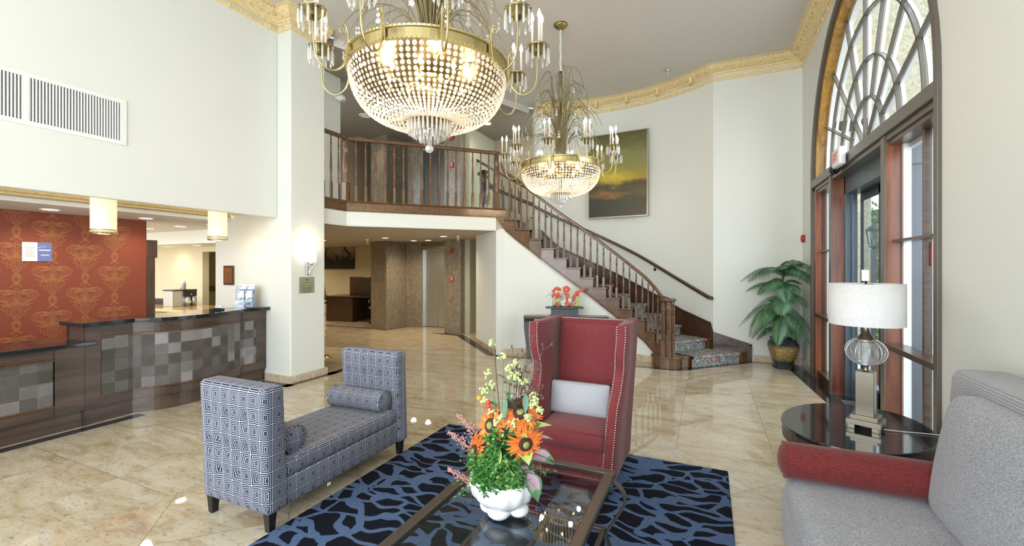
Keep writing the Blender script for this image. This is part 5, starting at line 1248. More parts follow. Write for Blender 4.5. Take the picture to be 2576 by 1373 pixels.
mb = MB(); mb.lathe([(.0085, 0), (.0085, .185), (.006, .19)], n=10); CANM = mb.mesh('candle', [CANDLE])
mb = MB(); mb.lathe([(.004, 0), (.010, .012), (.0145, .028), (.011, .048), (.004, .066), (.0006, .076)], n=10); FLM = mb.mesh('flame_bulb', [BULB])
RB = [(.563, 3.02), (.566, 2.98), (.560, 2.92), (.545, 2.86), (.52, 2.80), (.485, 2.745), (.43, 2.69), (.36, 2.65), (.29, 2.625), (.23, 2.62), (.18, 2.635)]
RB = [(r, 3.02 - (3.02 - z) * .91) for r, z in RB]
bowl = cat(RB, 6); RINGZ = 3.045
def bowl_at(s):   # arc-length sampling
    return bowl[min(len(bowl) - 1, int(s * (len(bowl) - 1)))]
seg = [0]
for a, b_ in zip(bowl, bowl[1:]): seg.append(seg[-1] + math.dist(a, b_))
def arcp(d):
    for i in range(len(seg) - 1):
        if seg[i + 1] >= d: t = (d - seg[i]) / (seg[i + 1] - seg[i]); return bowl[i].lerp(bowl[i + 1], t)
    return bowl[-1]
def string_mesh():
    mb = MB(); d = .0; total = seg[-1]; th = 0
    while d < total:
        p = arcp(d); t = arcp(min(total, d + .01)) - arcp(max(0, d - .01)); f = 1 - .52 * (d / total); r = .0172 * f
        nr = Vector((-t.y, 0, t.x)) if False else Vector((p.x, 0, 0)).normalized()
        bead(mb, (p.x, 0, p.y - 3.0), r, (1, rr.uniform(-.5, .5), -.3 - .9 * (d / total)))
        d += r * 2.3
    return mb.mesh('bead_string', [CRYST])
rr = random.Random(9)
SM = [string_mesh() for _ in range(3)]
def chandelier(name, label, cx_, cy_, a0, detail=True):
    T = thing(name, label, 'chandelier', (cx_, cy_, 3.0), 0, None)
    m = MB(); m.lathe([(.565, .0), (.578, .004), (.578, .016), (.570, .02), (.570, .075), (.580, .08), (.582, .092), (.572, .10), (.560, .10), (.560, .0)], n=72, sm=False)
    for i in range(120): a = 2 * PI * i / 120; m.ball((.583 * math.cos(a), .583 * math.sin(a), .010), .005, 5, 3); m.ball((.585 * math.cos(a), .585 * math.sin(a), .088), .005, 5, 3)
    m.build('brass_ring', BRASS, T)
    m = MB(); m.cyl((0, 0, -.30), (0, 0, .95), .018, n=10); m.lathe([(.05, -.06), (.11, .0), (.12, .06), (.06, .10), (.03, .16)], n=20); m.lathe([(.16, -.315), (.17, -.31), (.17, -.30), (.16, -.295)], n=24)
    for i in range(10): a = 2 * PI * i / 10 + a0; m.tube([(.10 * math.cos(a), .10 * math.sin(a), .04), (.35 * math.cos(a), .35 * math.sin(a), -.02), (.56 * math.cos(a), .56 * math.sin(a), .03)], .005, 5)
    for i in range(6): a = 2 * PI * i / 6; m.tube([(.05 * math.cos(a), .05 * math.sin(a), -.1), (.165 * math.cos(a), .165 * math.sin(a), -.305)], .004, 4)
    m.build('frame', BRASSD, T)
    for i in range(84):
        a = 2 * PI * i / 84; place('bead_string', SM[i % 3], T, (0, 0, 0), (0, 0, a))
    # inner bulbs behind the beads
    m = MB()
    for i in range(8):
        a = 2 * PI * (i + .5) / 8; x, y = .30 * math.cos(a), .30 * math.sin(a); m.tube([(.05 * math.cos(a), .05 * math.sin(a), -.02), (x * .7, y * .7, -.10), (x, y, -.06)], .005, 5); m.cyl((x, y, -.09), (x, y, -.03), .01, n=8)
    k = m.build('inner_arms', BRASSD, T)
    for i in range(8): a = 2 * PI * (i + .5) / 8; place('flame_bulb', FLM, k, (.30 * math.cos(a), .30 * math.sin(a), -.03))
    # arms with drip plates, three candles and hanging prisms
    am = MB(); P = cat([(.592, .135), (.60, .165), (.625, .16), (.622, .135), (.602, .145), (.598, .16), (.612, .19), (.585, .10), (.60, .04), (.60, -.02), (.625, -.085), (.685, -.125), (.75, -.105), (.79, -.04), (.80, .07), (.80, .16)], 5)
    P = cat([(.615, .165), (.628, .175), (.64, .16), (.628, .142), (.605, .150), (.60, .185), (.61, .205), (.625, .20)], 5); am.tube([(p.x, 0, p.y) for p in P], .0045, 5)
    P = cat([(.60, .19), (.588, .15), (.592, .06), (.60, .0), (.625, -.075), (.685, -.12), (.75, -.10), (.79, -.035), (.802, .07), (.805, .17)], 6); am.tube([(p.x, 0, p.y) for p in P], .0064, 7); am.box((.585, 0, .05), (.012, .03, .11))
    ame = am.mesh('candle_arm', [BRASS])
    pm = MB(); pm.lathe([(.006, .165), (.028, .175), (.046, .192), (.056, .214), (.085, .228), (.088, .236), (.084, .240), (.03, .232), (.0005, .232)], n=28, cap=False); pm.mi = [0] * len(pm.f); pme = pm.mesh('drip_plate', [BRASSD])
    for i in range(10):
        a = a0 + 2 * PI * i / 10; A = place('candle_arm', ame, T, (0, 0, 0), (0, 0, a)); place('drip_plate', pme, A, (.805, 0, 0))
        for j in range(3):
            b_ = a0 * 3 + i * .7 + 2 * PI * j / 3; x, y = .805 + .042 * math.cos(b_), .042 * math.sin(b_); place('candle', CANM, A, (x, y, .235)); place('flame_bulb', FLM, A, (x, y, .425))
        for j in range(12): b_ = 2 * PI * j / 12; place('prism', PR1, A, (.805 + .084 * math.cos(b_), .084 * math.sin(b_), .232), (0, 0, b_))
    # bottom cluster
    k = MB()
    for r, z in ((.155, -.30), (.115, -.325), (.07, -.355)): k.tube([(r * math.cos(t), r * math.sin(t), z) for t in [2 * PI * q / 24 for q in range(24)]], .004, 4, closed=True)
    for i in range(4): a = i * PI / 2; k.tube([(.155 * math.cos(a), .155 * math.sin(a), -.30), (.03 * math.cos(a), .03 * math.sin(a), -.36)], .003, 4)
    K = k.build('bottom_basket', BRASSD, T)
    for r, z, nn in ((.155, -.30, 30), (.115, -.327, 24), (.07, -.357, 16)):
        for i in range(nn): a = 2 * PI * i / nn; place('prism', PR1, K, (r * math.cos(a), r * math.sin(a), z))
    m = MB(); m.ball((0, 0, -.52), .031, 14, 9); m.cyl((0, 0, -.49), (0, 0, -.38), .006, n=6); m.build('ball_finial', CRYST, T)
    # fountain of fine brass fronds with crystal drops
    m = MB(); g = MB(); q_ = random.Random(4)
    for tier, (z0, H, R, nn) in enumerate(((.10, .60, .56, 34), (.15, .90, .52, 30), (.25, 1.18, .44, 26), (.4, 1.40, .30, 16))):
        for i in range(nn):
            a = 2 * PI * i / nn + q_.uniform(-.08, .08) + tier * .3; R_ = R * q_.uniform(.75, 1.1); H_ = H * q_.uniform(.8, 1.05); r0 = .05
            P = cat([(r0, z0), (r0 + .04, z0 + (H_ - z0) * .55), (r0 + R_ * .38, H_), (r0 + R_ * .8, H_ - .10), (r0 + R_, H_ - .32)], 4)
            m.tube([(p.x * math.cos(a), p.x * math.sin(a), p.y) for p in P], .0042, 4, rf=lambda t: 1.2 - .6 * t)
            if i % 2 == 0:
                p = P[-1]; x, y = p.x * math.cos(a), p.x * math.sin(a)
                for s_ in range(3): bead(g, (x, y, p.y - .015 - .035 * s_), .011 + .005 * s_, (math.cos(a), math.sin(a), 0), 5)
    m.lathe([(.06, .08), (.075, .10), (.06, .30), (.05, .45), (.03, .55)], n=16); m.lathe([(.012, .9), (.03, 1.30), (.02, 1.33), (.035, 1.37), (.02, 1.41), (.012, 1.45)], n=12)
    m.build('brass_fronds', simple(name + '_frond_brass', (.26, .22, .12), .4, .7), T); o = g.build('crystal_drops', CRYST, T); o['kind'] = 'stuff'
    m = MB(); pts = [(.004 * math.sin(k * 1.7), .004 * math.cos(k * 1.3), 1.42 + .66 * k / 12) for k in range(13)]; m.tube(pts, .016, 8, rf=lambda t: 1 + .15 * math.sin(t * 25)); m.build('chain_sleeve', simple(name + '_sleeve', (.68, .68, .60), .9, 0, 90, .6), T)
    m = MB(); m.cyl((0, 0, 1.37), (0, 0, 1.44), .02, n=8); m.build('hook', BLACK, T)
    m = MB(); m.lathe([(.012, 2.04), (.04, 2.055), (.07, 2.075), (.095, 2.10), (.10, 2.12), (.0, 2.12)], n=28); m.build('canopy', BRASSD, T)
    return T
FX, FY, RXx, RYy = -math.sin(TH), math.cos(TH), math.cos(TH), math.sin(TH)
c1 = chandelier('chandelier', 'large crystal chandelier nearest the camera, its top cut by the upper edge', FX * 3.25 + RXx * -.614, FY * 3.25 + RYy * -.614, -TH + PI * 1.5 - .10)
c2 = dup(c1, None, (FX * 6.35 + RXx * .705, FY * 6.35 + RYy * .705, 3.0), None, 'smaller-looking crystal chandelier farther back in front of the painting')
for c, w in ((c1, 32), (c2, 32)):
    for i in range(4):
        a = PI / 4 + i * PI / 2; point('chandelier_glow', (c.location.x + .30 * math.cos(a), c.location.y + .30 * math.sin(a), 2.87), w / 4, (1, .74, .44), .03)
    for i in range(5):
        a = i * 2 * PI / 5 + .3; point('candle_glow', (c.location.x + .80 * math.cos(a), c.location.y + .80 * math.sin(a), 3.50), w / 32, (1, .74, .44), .015)
# ------------------------------------------------------------------ reception
def path_s(pts, n=6): return [(p.x, p.y) for p in cat(pts, n)]
curve = [(-5.705, 2.25), (-5.735, 2.67)] + path_s([(-5.735, 2.672), (-5.60, 2.86), (-5.53, 3.10), (-5.56, 3.45), (-5.66, 3.78), (-5.745, 3.92)], 5) + [(-5.72, 4.225)]
RC = thing('reception_counter', 'tall curved reception counter with ridged check panels and black granite top', 'reception counter', (0, 0, 0))
m = MB(); m.sweep([(-.03, 0), (-.03, .17), (0, .17), (0, .26), (-.012, .26), (-.012, .89), (0, .89), (0, 1.0), (-.3, 1.0), (-.3, 0)], curve, -1); m.add([(-5.705, 2.25, 0), (-6.02, 2.25, 0), (-6.02, 2.25, 1.0), (-5.705, 2.25, 1.0)], [(0, 1, 2, 3)]); m.build('carcass', CTRW, RC)
for (a, b_) in (((-5.705, 2.252), (-5.715, 2.385)), ((-5.735, 4.10), (-5.72, 4.224))):
    m = MB(); m.sweep([(0.004, .17), (.006, 1.0), (-.02, 1.0)], [a, b_], -1); m.build('stile', CTRW, RC)
m = MB(); m.sweep([(.0, .27), (.0, .88)], [(-5.712, 2.39)] + curve[1:-1] + [(-5.732, 4.10)], -1); m.build('ridged_panel', PANEL, RC)
m = MB(); m.sweep([(.0, .262), (.010, .265), (.010, .275), (.0, .278)], curve, -1); m.sweep([(.0, .872), (.010, .875), (.010, .885), (.0, .888)], curve, -1); m.build('bead_trim', OAKH, RC)
top = [(-5.66, 2.215), (-5.70, 2.67)] + path_s([(-5.70, 2.672), (-5.55, 2.85), (-5.485, 3.10), (-5.515, 3.47), (-5.62, 3.80), (-5.70, 3.94)], 5) + [(-5.64, 4.245)]
m = MB(); m.prism(top + [(-6.12, 4.245), (-6.12, 2.215)], 1.0, 1.04); m.build('granite_top', BGRAN, RC, .006)
RL = thing('low_counter', 'lower reception counter section with black granite top at the left edge', 'reception counter', (0, 0, 0))
m = MB(); lc = [(-5.69, -.8), (-5.705, 2.249)]
m.sweep([(-.03, 0), (-.03, .17), (0, .17), (0, .26), (-.012, .26), (-.012, .72), (0, .72), (0, .815), (-.3, .815), (-.3, 0)], lc, -1); m.build('carcass', CTRW, RL)
m = MB(); m.sweep([(0.004, .17), (.006, .815)], [(-5.70, 2.03), (-5.702, 2.249)], -1); m.build('stile', CTRW, RL)
m = MB(); m.sweep([(.0, .27), (.0, .71)], [(-5.692, -.8), (-5.70, 2.02)], -1); m.build('ridged_panel', PANEL, RL)
m = MB(); m.sweep([(.0, .262), (.012, .265), (.012, .275), (.0, .278)], [(-5.69, -.8), (-5.70, 2.03)], -1); m.sweep([(.0, .702), (.012, .705), (.012, .715), (.0, .718)], [(-5.69, -.8), (-5.70, 2.03)], -1); m.build('bead_trim', OAKH, RL)
m = MB(); m.prism([(-5.64, -.8), (-5.65, 2.33), (-5.70, 2.33), (-5.70, 2.235), (-6.3, 2.235), (-6.3, -.8)], .815, .855); m.build('granite_top', BGRAN, RL, .006)
# things on the counter
BHM = glassm('clear_acrylic', (.9, .93, .97), .10)
BH = thing('brochure_holder', 'clear acrylic brochure holder at the far end of the reception counter', 'brochure holder', (-5.86, 4.03, 1.04), .38)
m = MB(); m.b(-.115, .115, .05, .054, 0, .32); m.b(-.115, .115, -.05, -.046, 0, .10); m.b(-.115, .115, 0, .004, .0, .22); m.b(-.117, -.113, -.05, .05, 0, .30); m.b(.113, .117, -.05, .05, 0, .30); m.b(-.002, .002, -.05, .05, 0, .28); m.b(-.115, .115, -.05, .054, 0, .006); m.build('holder', BHM, BH)
BL_, BGN, BSK = simple('brochure_blue', (.05, .16, .50), .4), simple('brochure_green', (.35, .55, .15), .5), simple('brochure_sky', (.55, .68, .80), .5)
DKI = simple('ink_dark', (.05, .06, .08), .6); YEL = simple('brochure_yellow', (.85, .72, .3), .5); TANI = simple('brochure_tan', (.6, .4, .3), .5)
def brochure(x, y, z, kind, lab):
    t = thing('brochure', lab, 'brochure', (BH.location.x + math.cos(.38) * x - math.sin(.38) * y, BH.location.y + math.sin(.38) * x + math.cos(.38) * y, 1.04 + z), .38)
    m = MB(); m.b(-.05, .05, 0, .006, 0, .225); m.build('cover', WHITE, t)
    if kind == 0:
        m = MB(); m.b(-.05, .05, -.0012, 0, .10, .165); m.build('blue_band', BL_, t); text('title', 'The New', .021, WHITE, t, (0, -.0022, .148), (PI / 2, 0, 0), .0004); text('subtitle', 'Best', .019, YEL, t, (0, -.0022, .124), (PI / 2, 0, 0), .0004) if 0 else None
        m = MB(); m.b(-.024, .022, -.0024, -.0012, .116, .131); m.build('yellow_word_block', YEL, t)
    else:
        m = MB(); m.b(-.05, .05, -.0012, 0, .03, .135); m.build('picture_panel', BSK, t); m = MB(); m.b(-.01, .05, -.0022, -.001, .065, .08); m.build('green_strip', BGN, t)
        m = MB(); m.tube(cat([(-.015, -.002, .09), (.0, -.002, .115), (.048, -.002, .122)], 4), .004, 5); m.build('roof_line', DKI, t)
        m = MB(); m.b(-.045, -.015, -.0022, -.001, .03, .055); m.build('small_photo', TANI, t); m = MB(); m.b(-.01, .02, -.0022, -.001, .03, .055); m.build('small_photo', BL_, t)
    m = MB(); m.cyl((-.032, -.001, .205), (-.032, -.002, .205), .007, n=12); m.build('emblem', DKI, t)
brochure(-.057, .040, .085, 0, 'blue banded leaflet reading The New in the upper left pocket of the holder'); brochure(.057, .040, .085, 0, 'blue banded leaflet reading The New in the upper right pocket of the holder')
brochure(-.057, -.008, .01, 1, 'white leaflet with green photo in the lower left pocket of the holder'); brochure(.057, -.008, .01, 1, 'white leaflet with green photo in the lower right pocket of the holder')
CH = thing('card_holder', 'black business card holder with white cards on the reception counter', 'card holder', (-5.84, 3.66, 1.04), .3)
m = MB(); m.b(-.055, .055, -.03, .03, 0, .02); m.b(-.055, .055, -.03, -.024, 0, .03); m.build('tray', BLACK, CH, .002); m = MB(); m.b(-.045, .045, -.012, .008, .02, .06); m.build('cards', WHITE, CH); m = MB(); m.b(-.02, -.005, -.0135, -.012, .04, .05); m.build('emblem', DKI, CH)
# pendants
for y, lb in ((2.50, 'lit white drum pendant lamp hanging over the counter nearer the left edge'), (3.70, 'lit white drum pendant lamp hanging over the counter beside the plaque wall')):
    t = thing('pendant_lamp', lb, 'pendant lamp', (-5.93, y, 1.955)); m = MB(); m.lathe([(.108, .03), (.108, .62)], n=32, cap=False); m.lathe([(.0005, .62), (.108, .62)], n=32, cap=False); m.lathe([(.0005, .036), (.108, .036)], n=32, cap=False); m.build('shade', SHADEE, t)
    m = MB(); m.lathe([(.112, 0), (.114, .006), (.112, .01)], n=32); m.lathe([(.112, .042), (.114, .047), (.112, .05)], n=32)
    for k in range(18):
        a = 2 * PI * k / 18; M = Matrix.Rotation(a, 4, 'Z') @ Matrix.Translation((.112, 0, .026)); m.tube([M @ Vector((0, .015 * math.cos(q), .015 * math.sin(q))) for q in [2 * PI * i / 10 for i in range(10)]], .0025, 4, closed=True)
    m.build('ring_trim', BRASS, t); m = MB(); m.cyl((0, 0, .62), (0, 0, .66), .02, n=8); m.build('stem', CHROME, t)
    point('pendant_glow', (-5.93, y, 1.90), 5, (1, .78, .48), .08); point('pendant_glow', (-5.80, y, 2.1), 3, (1, .78, .48), .1) if 0 else None
def downlight(x, y, z, lb, w=0, r=.075, col=(1, .82, .58)):
    t = thing('downlight', lb, 'ceiling light', (x, y, z)); m = MB(); m.lathe([(r * 1.25, 0), (r * 1.22, -.008), (r, -.008), (r, .0)], n=24, cap=False); m.build('trim_ring', WHITE, t)
    m = MB(); m.lathe([(.0005, -.003), (r, -.003)], n=24, cap=False); m.build('lamp_face', DOWN, t)
    if w: spot('downlight_beam', (x, y, z - .03), w, col, 2.6, .06)
dl = 'recessed round ceiling light over the reception area, '
downlight(-7.05, 2.476, 2.28, dl + 'in front of the red wall at left', 16); downlight(-7.1, 3.46, 2.28, dl + 'in front of the red wall at right', 15); downlight(-7.98, 4.38, 2.28, dl + 'behind the right pendant lamp', 12); downlight(-8.9, 4.38, 2.28, dl + 'just past the end of the red wall', 0)
for x, y, l in ((-10.2, 5.35, 'left one under the lower soffit'), (-9.13, 5.3, 'right one under the lower soffit')): downlight(x, y, 2.03, dl + l, 11)
for x, y, l, w in ((-6.70, 7.91, 'left one over the passage', 40), (-6.75, 9.03, 'nearest the brown stone column', 32), (-6.32, 9.04, 'directly before the elevator', 32), (-5.21, 8.02, 'right one over the passage', 36), (-8.70, 7.98, 'half hidden by the white pier', 28)): downlight(x, y, LZ, 'recessed ceiling light of the lower hall, ' + l, w)
downlight(-4.75, 9.2, 4.99, 'recessed ceiling light of the upper hall beside the chandelier', 14)
downlight(-7.8, 8.2, 4.99, 'recessed ceiling light of the upper hall hidden behind the large chandelier', 45) if 0 else spot('hall_fill', (-7.8, 8.4, 4.9), 14, (1, .8, .55), 2.6)  # fill spot added for brightness, no fixture built
t = thing('wall_notice', 'small blue and white notice board on the red reception wall', 'notice', (RX, 2.514, 1.789)); m = MB(); m.b(0, .012, -.13, .0, -.115, .115); m.build('white_panel', WHITEP, t); m = MB(); m.b(0, .012, .0, .13, -.115, .115); m.build('blue_panel', simple('notice_blue', (.13, .17, .42), .3), t)
GREYI = simple('grey_print', (.45, .45, .47), .6)
m = MB()
for z, w in ((.055, .085), (.035, .06), (.01, .08), (-.01, .08), (-.035, .075), (-.055, .085)): m.b(.0121, .0127, -.065 - w / 2, -.065 + w / 2, z - .004, z + .004)
m.build('print_lines', GREYI, t); m = MB(); m.b(.0121, .0127, .015, .115, .015, .028); m.b(.0121, .0127, .03, .105, -.045, -.035); m.build('white_lettering', WHITEP, t)
m = MB(); m.tube(cat([(.0125, .0, .045), (.0125, .03, .06), (.0125, .08, .065)], 4), .0025, 4); m.build('swoosh', BSK, t)
t = thing('wooden_plaque', 'dark wooden award plaque on the wall left of the white pier', 'plaque', (-6.535, 4.25, 1.48)); m = MB(); m.b(-.115, .115, -.02, 0, -.145, .145); m.build('board', OAKD, t, .006); m = MB(); m.b(-.085, .085, -.022, -.02, -.115, .115); m.build('copper_plate', simple('copper_plate', (.30, .11, .03), .4, .4), t)
m = MB()
for z, w in ((.05, .03), (.03, .06), (.015, .04), (-.01, .11), (-.025, .05), (-.055, .07), (-.072, .09), (-.09, .07)): m.b(-w / 2, w / 2, -.0228, -.0221, z - .004, z + .003)
m.build('engraved_lines', DKI, t)
# back office beyond the red wall
m = MB(); m.b(-7.88, RX - .0, 3.665, 3.77, 0, 1.74); m.b(-7.91, RX - .0, 3.66, 3.80, 1.74, 2.0); m.build('door_panel', DESKW, None, label='tall dark brown wooden panel at the end of the red wall', cat='panel', bev=.004)
WT = thing('worktop', 'yellow granite worktop behind the reception counter', 'worktop', (0, 0, 0)); m = MB(); m.prism([(-9.0, 4.45), (-7.3, 4.45), (-8.1, 5.3), (-10.8, 5.3)], .83, .87); m.build('granite_top', YGRAN, WT, .004); m = MB(); m.prism([(-8.95, 4.6), (-7.6, 4.6), (-8.2, 5.25), (-10.7, 5.25)], 0, .83); m.build('cabinet', OAKD, WT)
DP = thing('drink_dispenser', 'stainless steel coffee dispenser with black front on the yellow granite worktop', 'dispenser', (-9.1, 4.98, .87), 1.6)
m = MB(); m.b(-.20, .20, -.12, .15, 0, .29); m.build('steel_body', STEEL, DP, .004); m = MB(); m.b(-.21, .21, -.17, .16, .29, .31); m.b(-.0, .20, -.17, -.12, .18, .29); m.build('black_front', BLACK, DP, .004)
for x in (.05, .155): m = MB(); m.lathe([(.045, 0), (.045, .175)], (x, -.15, 0), 18); m.build('steel_canister', STEEL, DP)
m = MB(); m.cyl((.10, -.17, .22), (.10, -.178, .22), .014, n=12); m.build('button', CHROME, DP); m = MB(); m.b(.02, .08, -.197, -.195, .06, .10); m.build('label_plate', WHITEP, DP)
t = thing('paper_cup_stack', 'stack of white paper cups on top of the coffee dispenser', 'cups', (-9.06, 5.02, 1.18)); m = MB()
for k in range(4): m.lathe([(.04, .0 + k * .03), (.03, .075 + k * .03)], n=14)
m.build('cups', simple('paper_cup', (.80, .77, .70), .6), t)
t = thing('power_outlet', 'white power outlet with black plug on the cream wall left of the coffee dispenser', 'outlet', (-10.25, 5.65, 1.175)); m = MB(); m.b(-.04, .04, -.008, 0, -.06, .06); m.build('cover_plate', WHITEP, t, .003); m = MB(); m.b(-.01, .03, -.03, -.008, -.04, -.01); m.tube([(.02, -.03, -.03), (.05, -.03, -.05), (.05, -.02, -.12)], .004, 5); m.build('plug', BLACK, t)
t = thing('black_tray', 'low black box standing on the yellow granite worktop beside the brown panel', 'box', (-10.0, 5.1, .87), .2); m = MB(); m.b(-.22, .22, -.1, .1, 0, .10); m.b(-.20, .20, -.08, .08, .09, .105); m.build('box', BLACK, t, .004)
m = MB(); m.prism([(-7.15, 4.42), (-6.85, 4.42), (-6.85, 4.80), (-7.35, 4.80)], .985, 1.0); m.build('glass_shelf', simple('green_glass_edge', (.06, .11, .09), .08), None, label='small green glass shelf at the wall end behind the counter', cat='shelf')
def sprinkler(x, y, z, lb, s=1):
    t = thing('fire_sprinkler', lb, 'sprinkler', (x, y, z)); m = MB(); m.lathe([(.045 * s, 0), (.04 * s, -.012 * s), (.02 * s, -.02 * s), (.018 * s, -.035 * s)], n=18); m.lathe([(.012 * s, -.03 * s), (.014 * s, -.05 * s), (.006 * s, -.06 * s), (.022 * s, -.075 * s), (.02 * s, -.08 * s), (0, -.08 * s)], n=14); m.build('sprinkler_head', CHROME, t)
sprinkler(-.651, 8.385 * .985, CZ, 'chrome sprinkler head on the high ceiling near the gold crown moulding', 1.4); sprinkler(-7.27, 7.96, LZ, 'chrome sprinkler head in the lower hall above the three-panel picture', 1.6); sprinkler(-4.80, 7.95, LZ, 'chrome sprinkler head in the lower hall above the red alarm', 1.6); sprinkler(-7.05, 4.30, 2.28, 'chrome sprinkler head behind the reception counter beside the pendant', 1.6)
# air return grille
t = thing('air_grille', 'long white air return grille high on the left wall', 'air vent', (XB, 0, 3.092)); m = MB(); y0, y1 = .40, 2.505
for a in ((y0, y1, -.235, -.195), (y0, y1, .19, .23), (y0, y0 + .045, -.195, .19), (y1 - .045, y1, -.195, .19), (1.75, 1.79, -.195, .19)): m.b(0, .012, *a)
m.build('frame', WHITE, t, .002); n = 92
m = MB(); m.b(-.0005, .001, y0 + .02, y1 - .02, -.2, .2); m.build('recess_shade_sheet', BLACK, t)  # flat black sheet painting the shade behind the louvres
m = MB()
for i in range(n): y = y0 + .05 + (y1 - y0 - .1) * i / (n - 1); m.box((.006, y, 0), (.012, .007, .40), .5)
m.build('louvres', WHITE, t)
m = MB()
for i in range(20): m.b(.001, .003, y0, y1, -.195 + i * .0205, -.188 + i * .0205)
m.build('rear_blades', simple('grey_blades', (.25, .25, .28), .5), t)
# sconce and brass plaque on the pier
t = thing('wall_sconce', 'lit chrome wall sconce with frosted glass shade on the white pier', 'wall lamp', (XP, 4.52, 1.65)); m = MB(); m.lathe([(.065, .03), (.068, .22)], (.085, 0, 0), 20, cap=False); m.lathe([(.0005, .03), (.065, .03)], (.085, 0, 0), 20, cap=False); m.build('glass_shade', SCONE, t)
m = MB(); m.b(0, .018, -.022, .022, -.16, .03); m.cyl((.085, 0, -.02), (.085, 0, .03), .03, n=14); m.b(0, .085, -.008, .008, -.03, -.015); m.b(.01, .03, -.018, .018, -.16, .02); m.tube(cat([(.09, .08, .20), (.09, .08, .03), (.07, .055, -.03), (.04, .025, -.09), (.03, .02, -.155)], 5), .009, 7); m.build('chrome_bracket', CHROME, t)
point('sconce_glow', (XP + .09, 4.52, 1.93), 2.2, (1, .84, .6), .05)
t = thing('brass_plaque', 'square brushed brass plaque below the sconce on the white pier', 'plaque', (XP, 4.515, 1.345)); m = MB(); m.b(0, .006, -.13, .13, -.115, .115); m.build('plate', simple('brushed_brass_plate', (.42, .40, .26), .4, .7), t, .002); m = MB(); m.lathe([(0.0005, .0065), (.017, .0065)], n=18, cap=False, mat=Matrix.Translation((0, 0, .075)) @ Matrix.Rotation(PI / 2, 4, 'Y'))
for z, w in ((.035, .15), (.0, .22), (-.03, .18), (-.048, .18), (-.066, .18), (-.084, .16), (-.1, .12)): m.b(.0062, .0068, -w / 2, w / 2, z - .0035, z + .0035)
m.build('engraving', simple('plaque_engraving', (.12, .11, .06), .5), t)
# alarms
def horn(x, y, z, ax, lb, r=.065):
    t = thing('fire_alarm_sounder', lb, 'fire alarm', (x, y, z), 0 if ax == 'y' else -PI / 2); m = MB(); m.lathe([(r, 0), (r, .03), (r * .8, .045), (r * .3, .05), (r * .25, .04), (.0005, .04)], n=26, mat=Matrix.Rotation(PI / 2, 4, 'X')); m.build('bell', RED, t)
def pull(x, y, z, ax, lb):
    t = thing('fire_alarm_pull', lb, 'fire alarm', (x, y, z), 0 if ax == 'y' else -PI / 2); m = MB(); m.b(-.045, .045, -.03, 0, -.065, .065); m.build('case', RED, t, .004); m = MB(); m.b(-.03, .03, -.032, -.03, .04, .048); m.b(-.025, .025, -.034, -.03, .005, .018); m.b(-.006, .006, -.034, -.03, -.03, .01); m.build('handle', WHITEP, t)
horn(-5.612, 9.03, 1.993, 'y', 'round red alarm sounder on the lower stone pillar'); pull(-5.612, 9.03, 1.313, 'y', 'red alarm pull box on the lower stone pillar')
horn(-5.624, 9.03, 4.704, 'y', 'round red alarm sounder on the upper stone pillar'); pull(-5.624, 9.03, 4.062, 'y', 'red alarm pull box on the upper stone pillar right of the elevator'); pull(-7.1, 9.0, 4.05, 'y', 'red alarm pull box on the upper stone wall left of the elevator') if 0 else None
horn(XW, 8.33, 2.06, 'x', 'red alarm sounder on the right wall above the palm'); pull(XW, 8.25, 1.46, 'x', 'red alarm pull box on the right wall behind the palm')
t = thing('security_camera', 'white dome security camera on the upper wall beside the pier', 'security camera', (-6.05, 5.86, 4.62)); m = MB(); m.lathe([(.075, .03), (.085, -.03), (.06, -.06), (.0005, -.065)], n=18, mat=Matrix.Translation((.09, 0, 0))); m.b(0, .06, -.05, .05, -.04, .05); m.build('housing', WHITEP, t); m = MB(); m.ball((.12, .0, -.02), .05, 12, 8); m.build('dome', CHROME, t)
t = thing('ceiling_speaker', 'round white ceiling speaker in the upper hall', 'ceiling speaker', (-7.0, 7.6, 5.0)); m = MB(); m.lathe([(.14, 0), (.13, -.01), (.10, -.012), (.10, -.006), (.06, -.006), (.055, -.012), (.0005, -.012)], n=26); m.build('grille', WHITE, t)
t = thing('ceiling_vent', 'thin rectangular air vent in the lower hall ceiling', 'air vent', (-5.9, 8.6, LZ)); m = MB(); m.b(-.2, .2, -.1, .1, -.008, 0); m.build('grille', simple('vent_grey', (.30, .27, .22), .6), t)
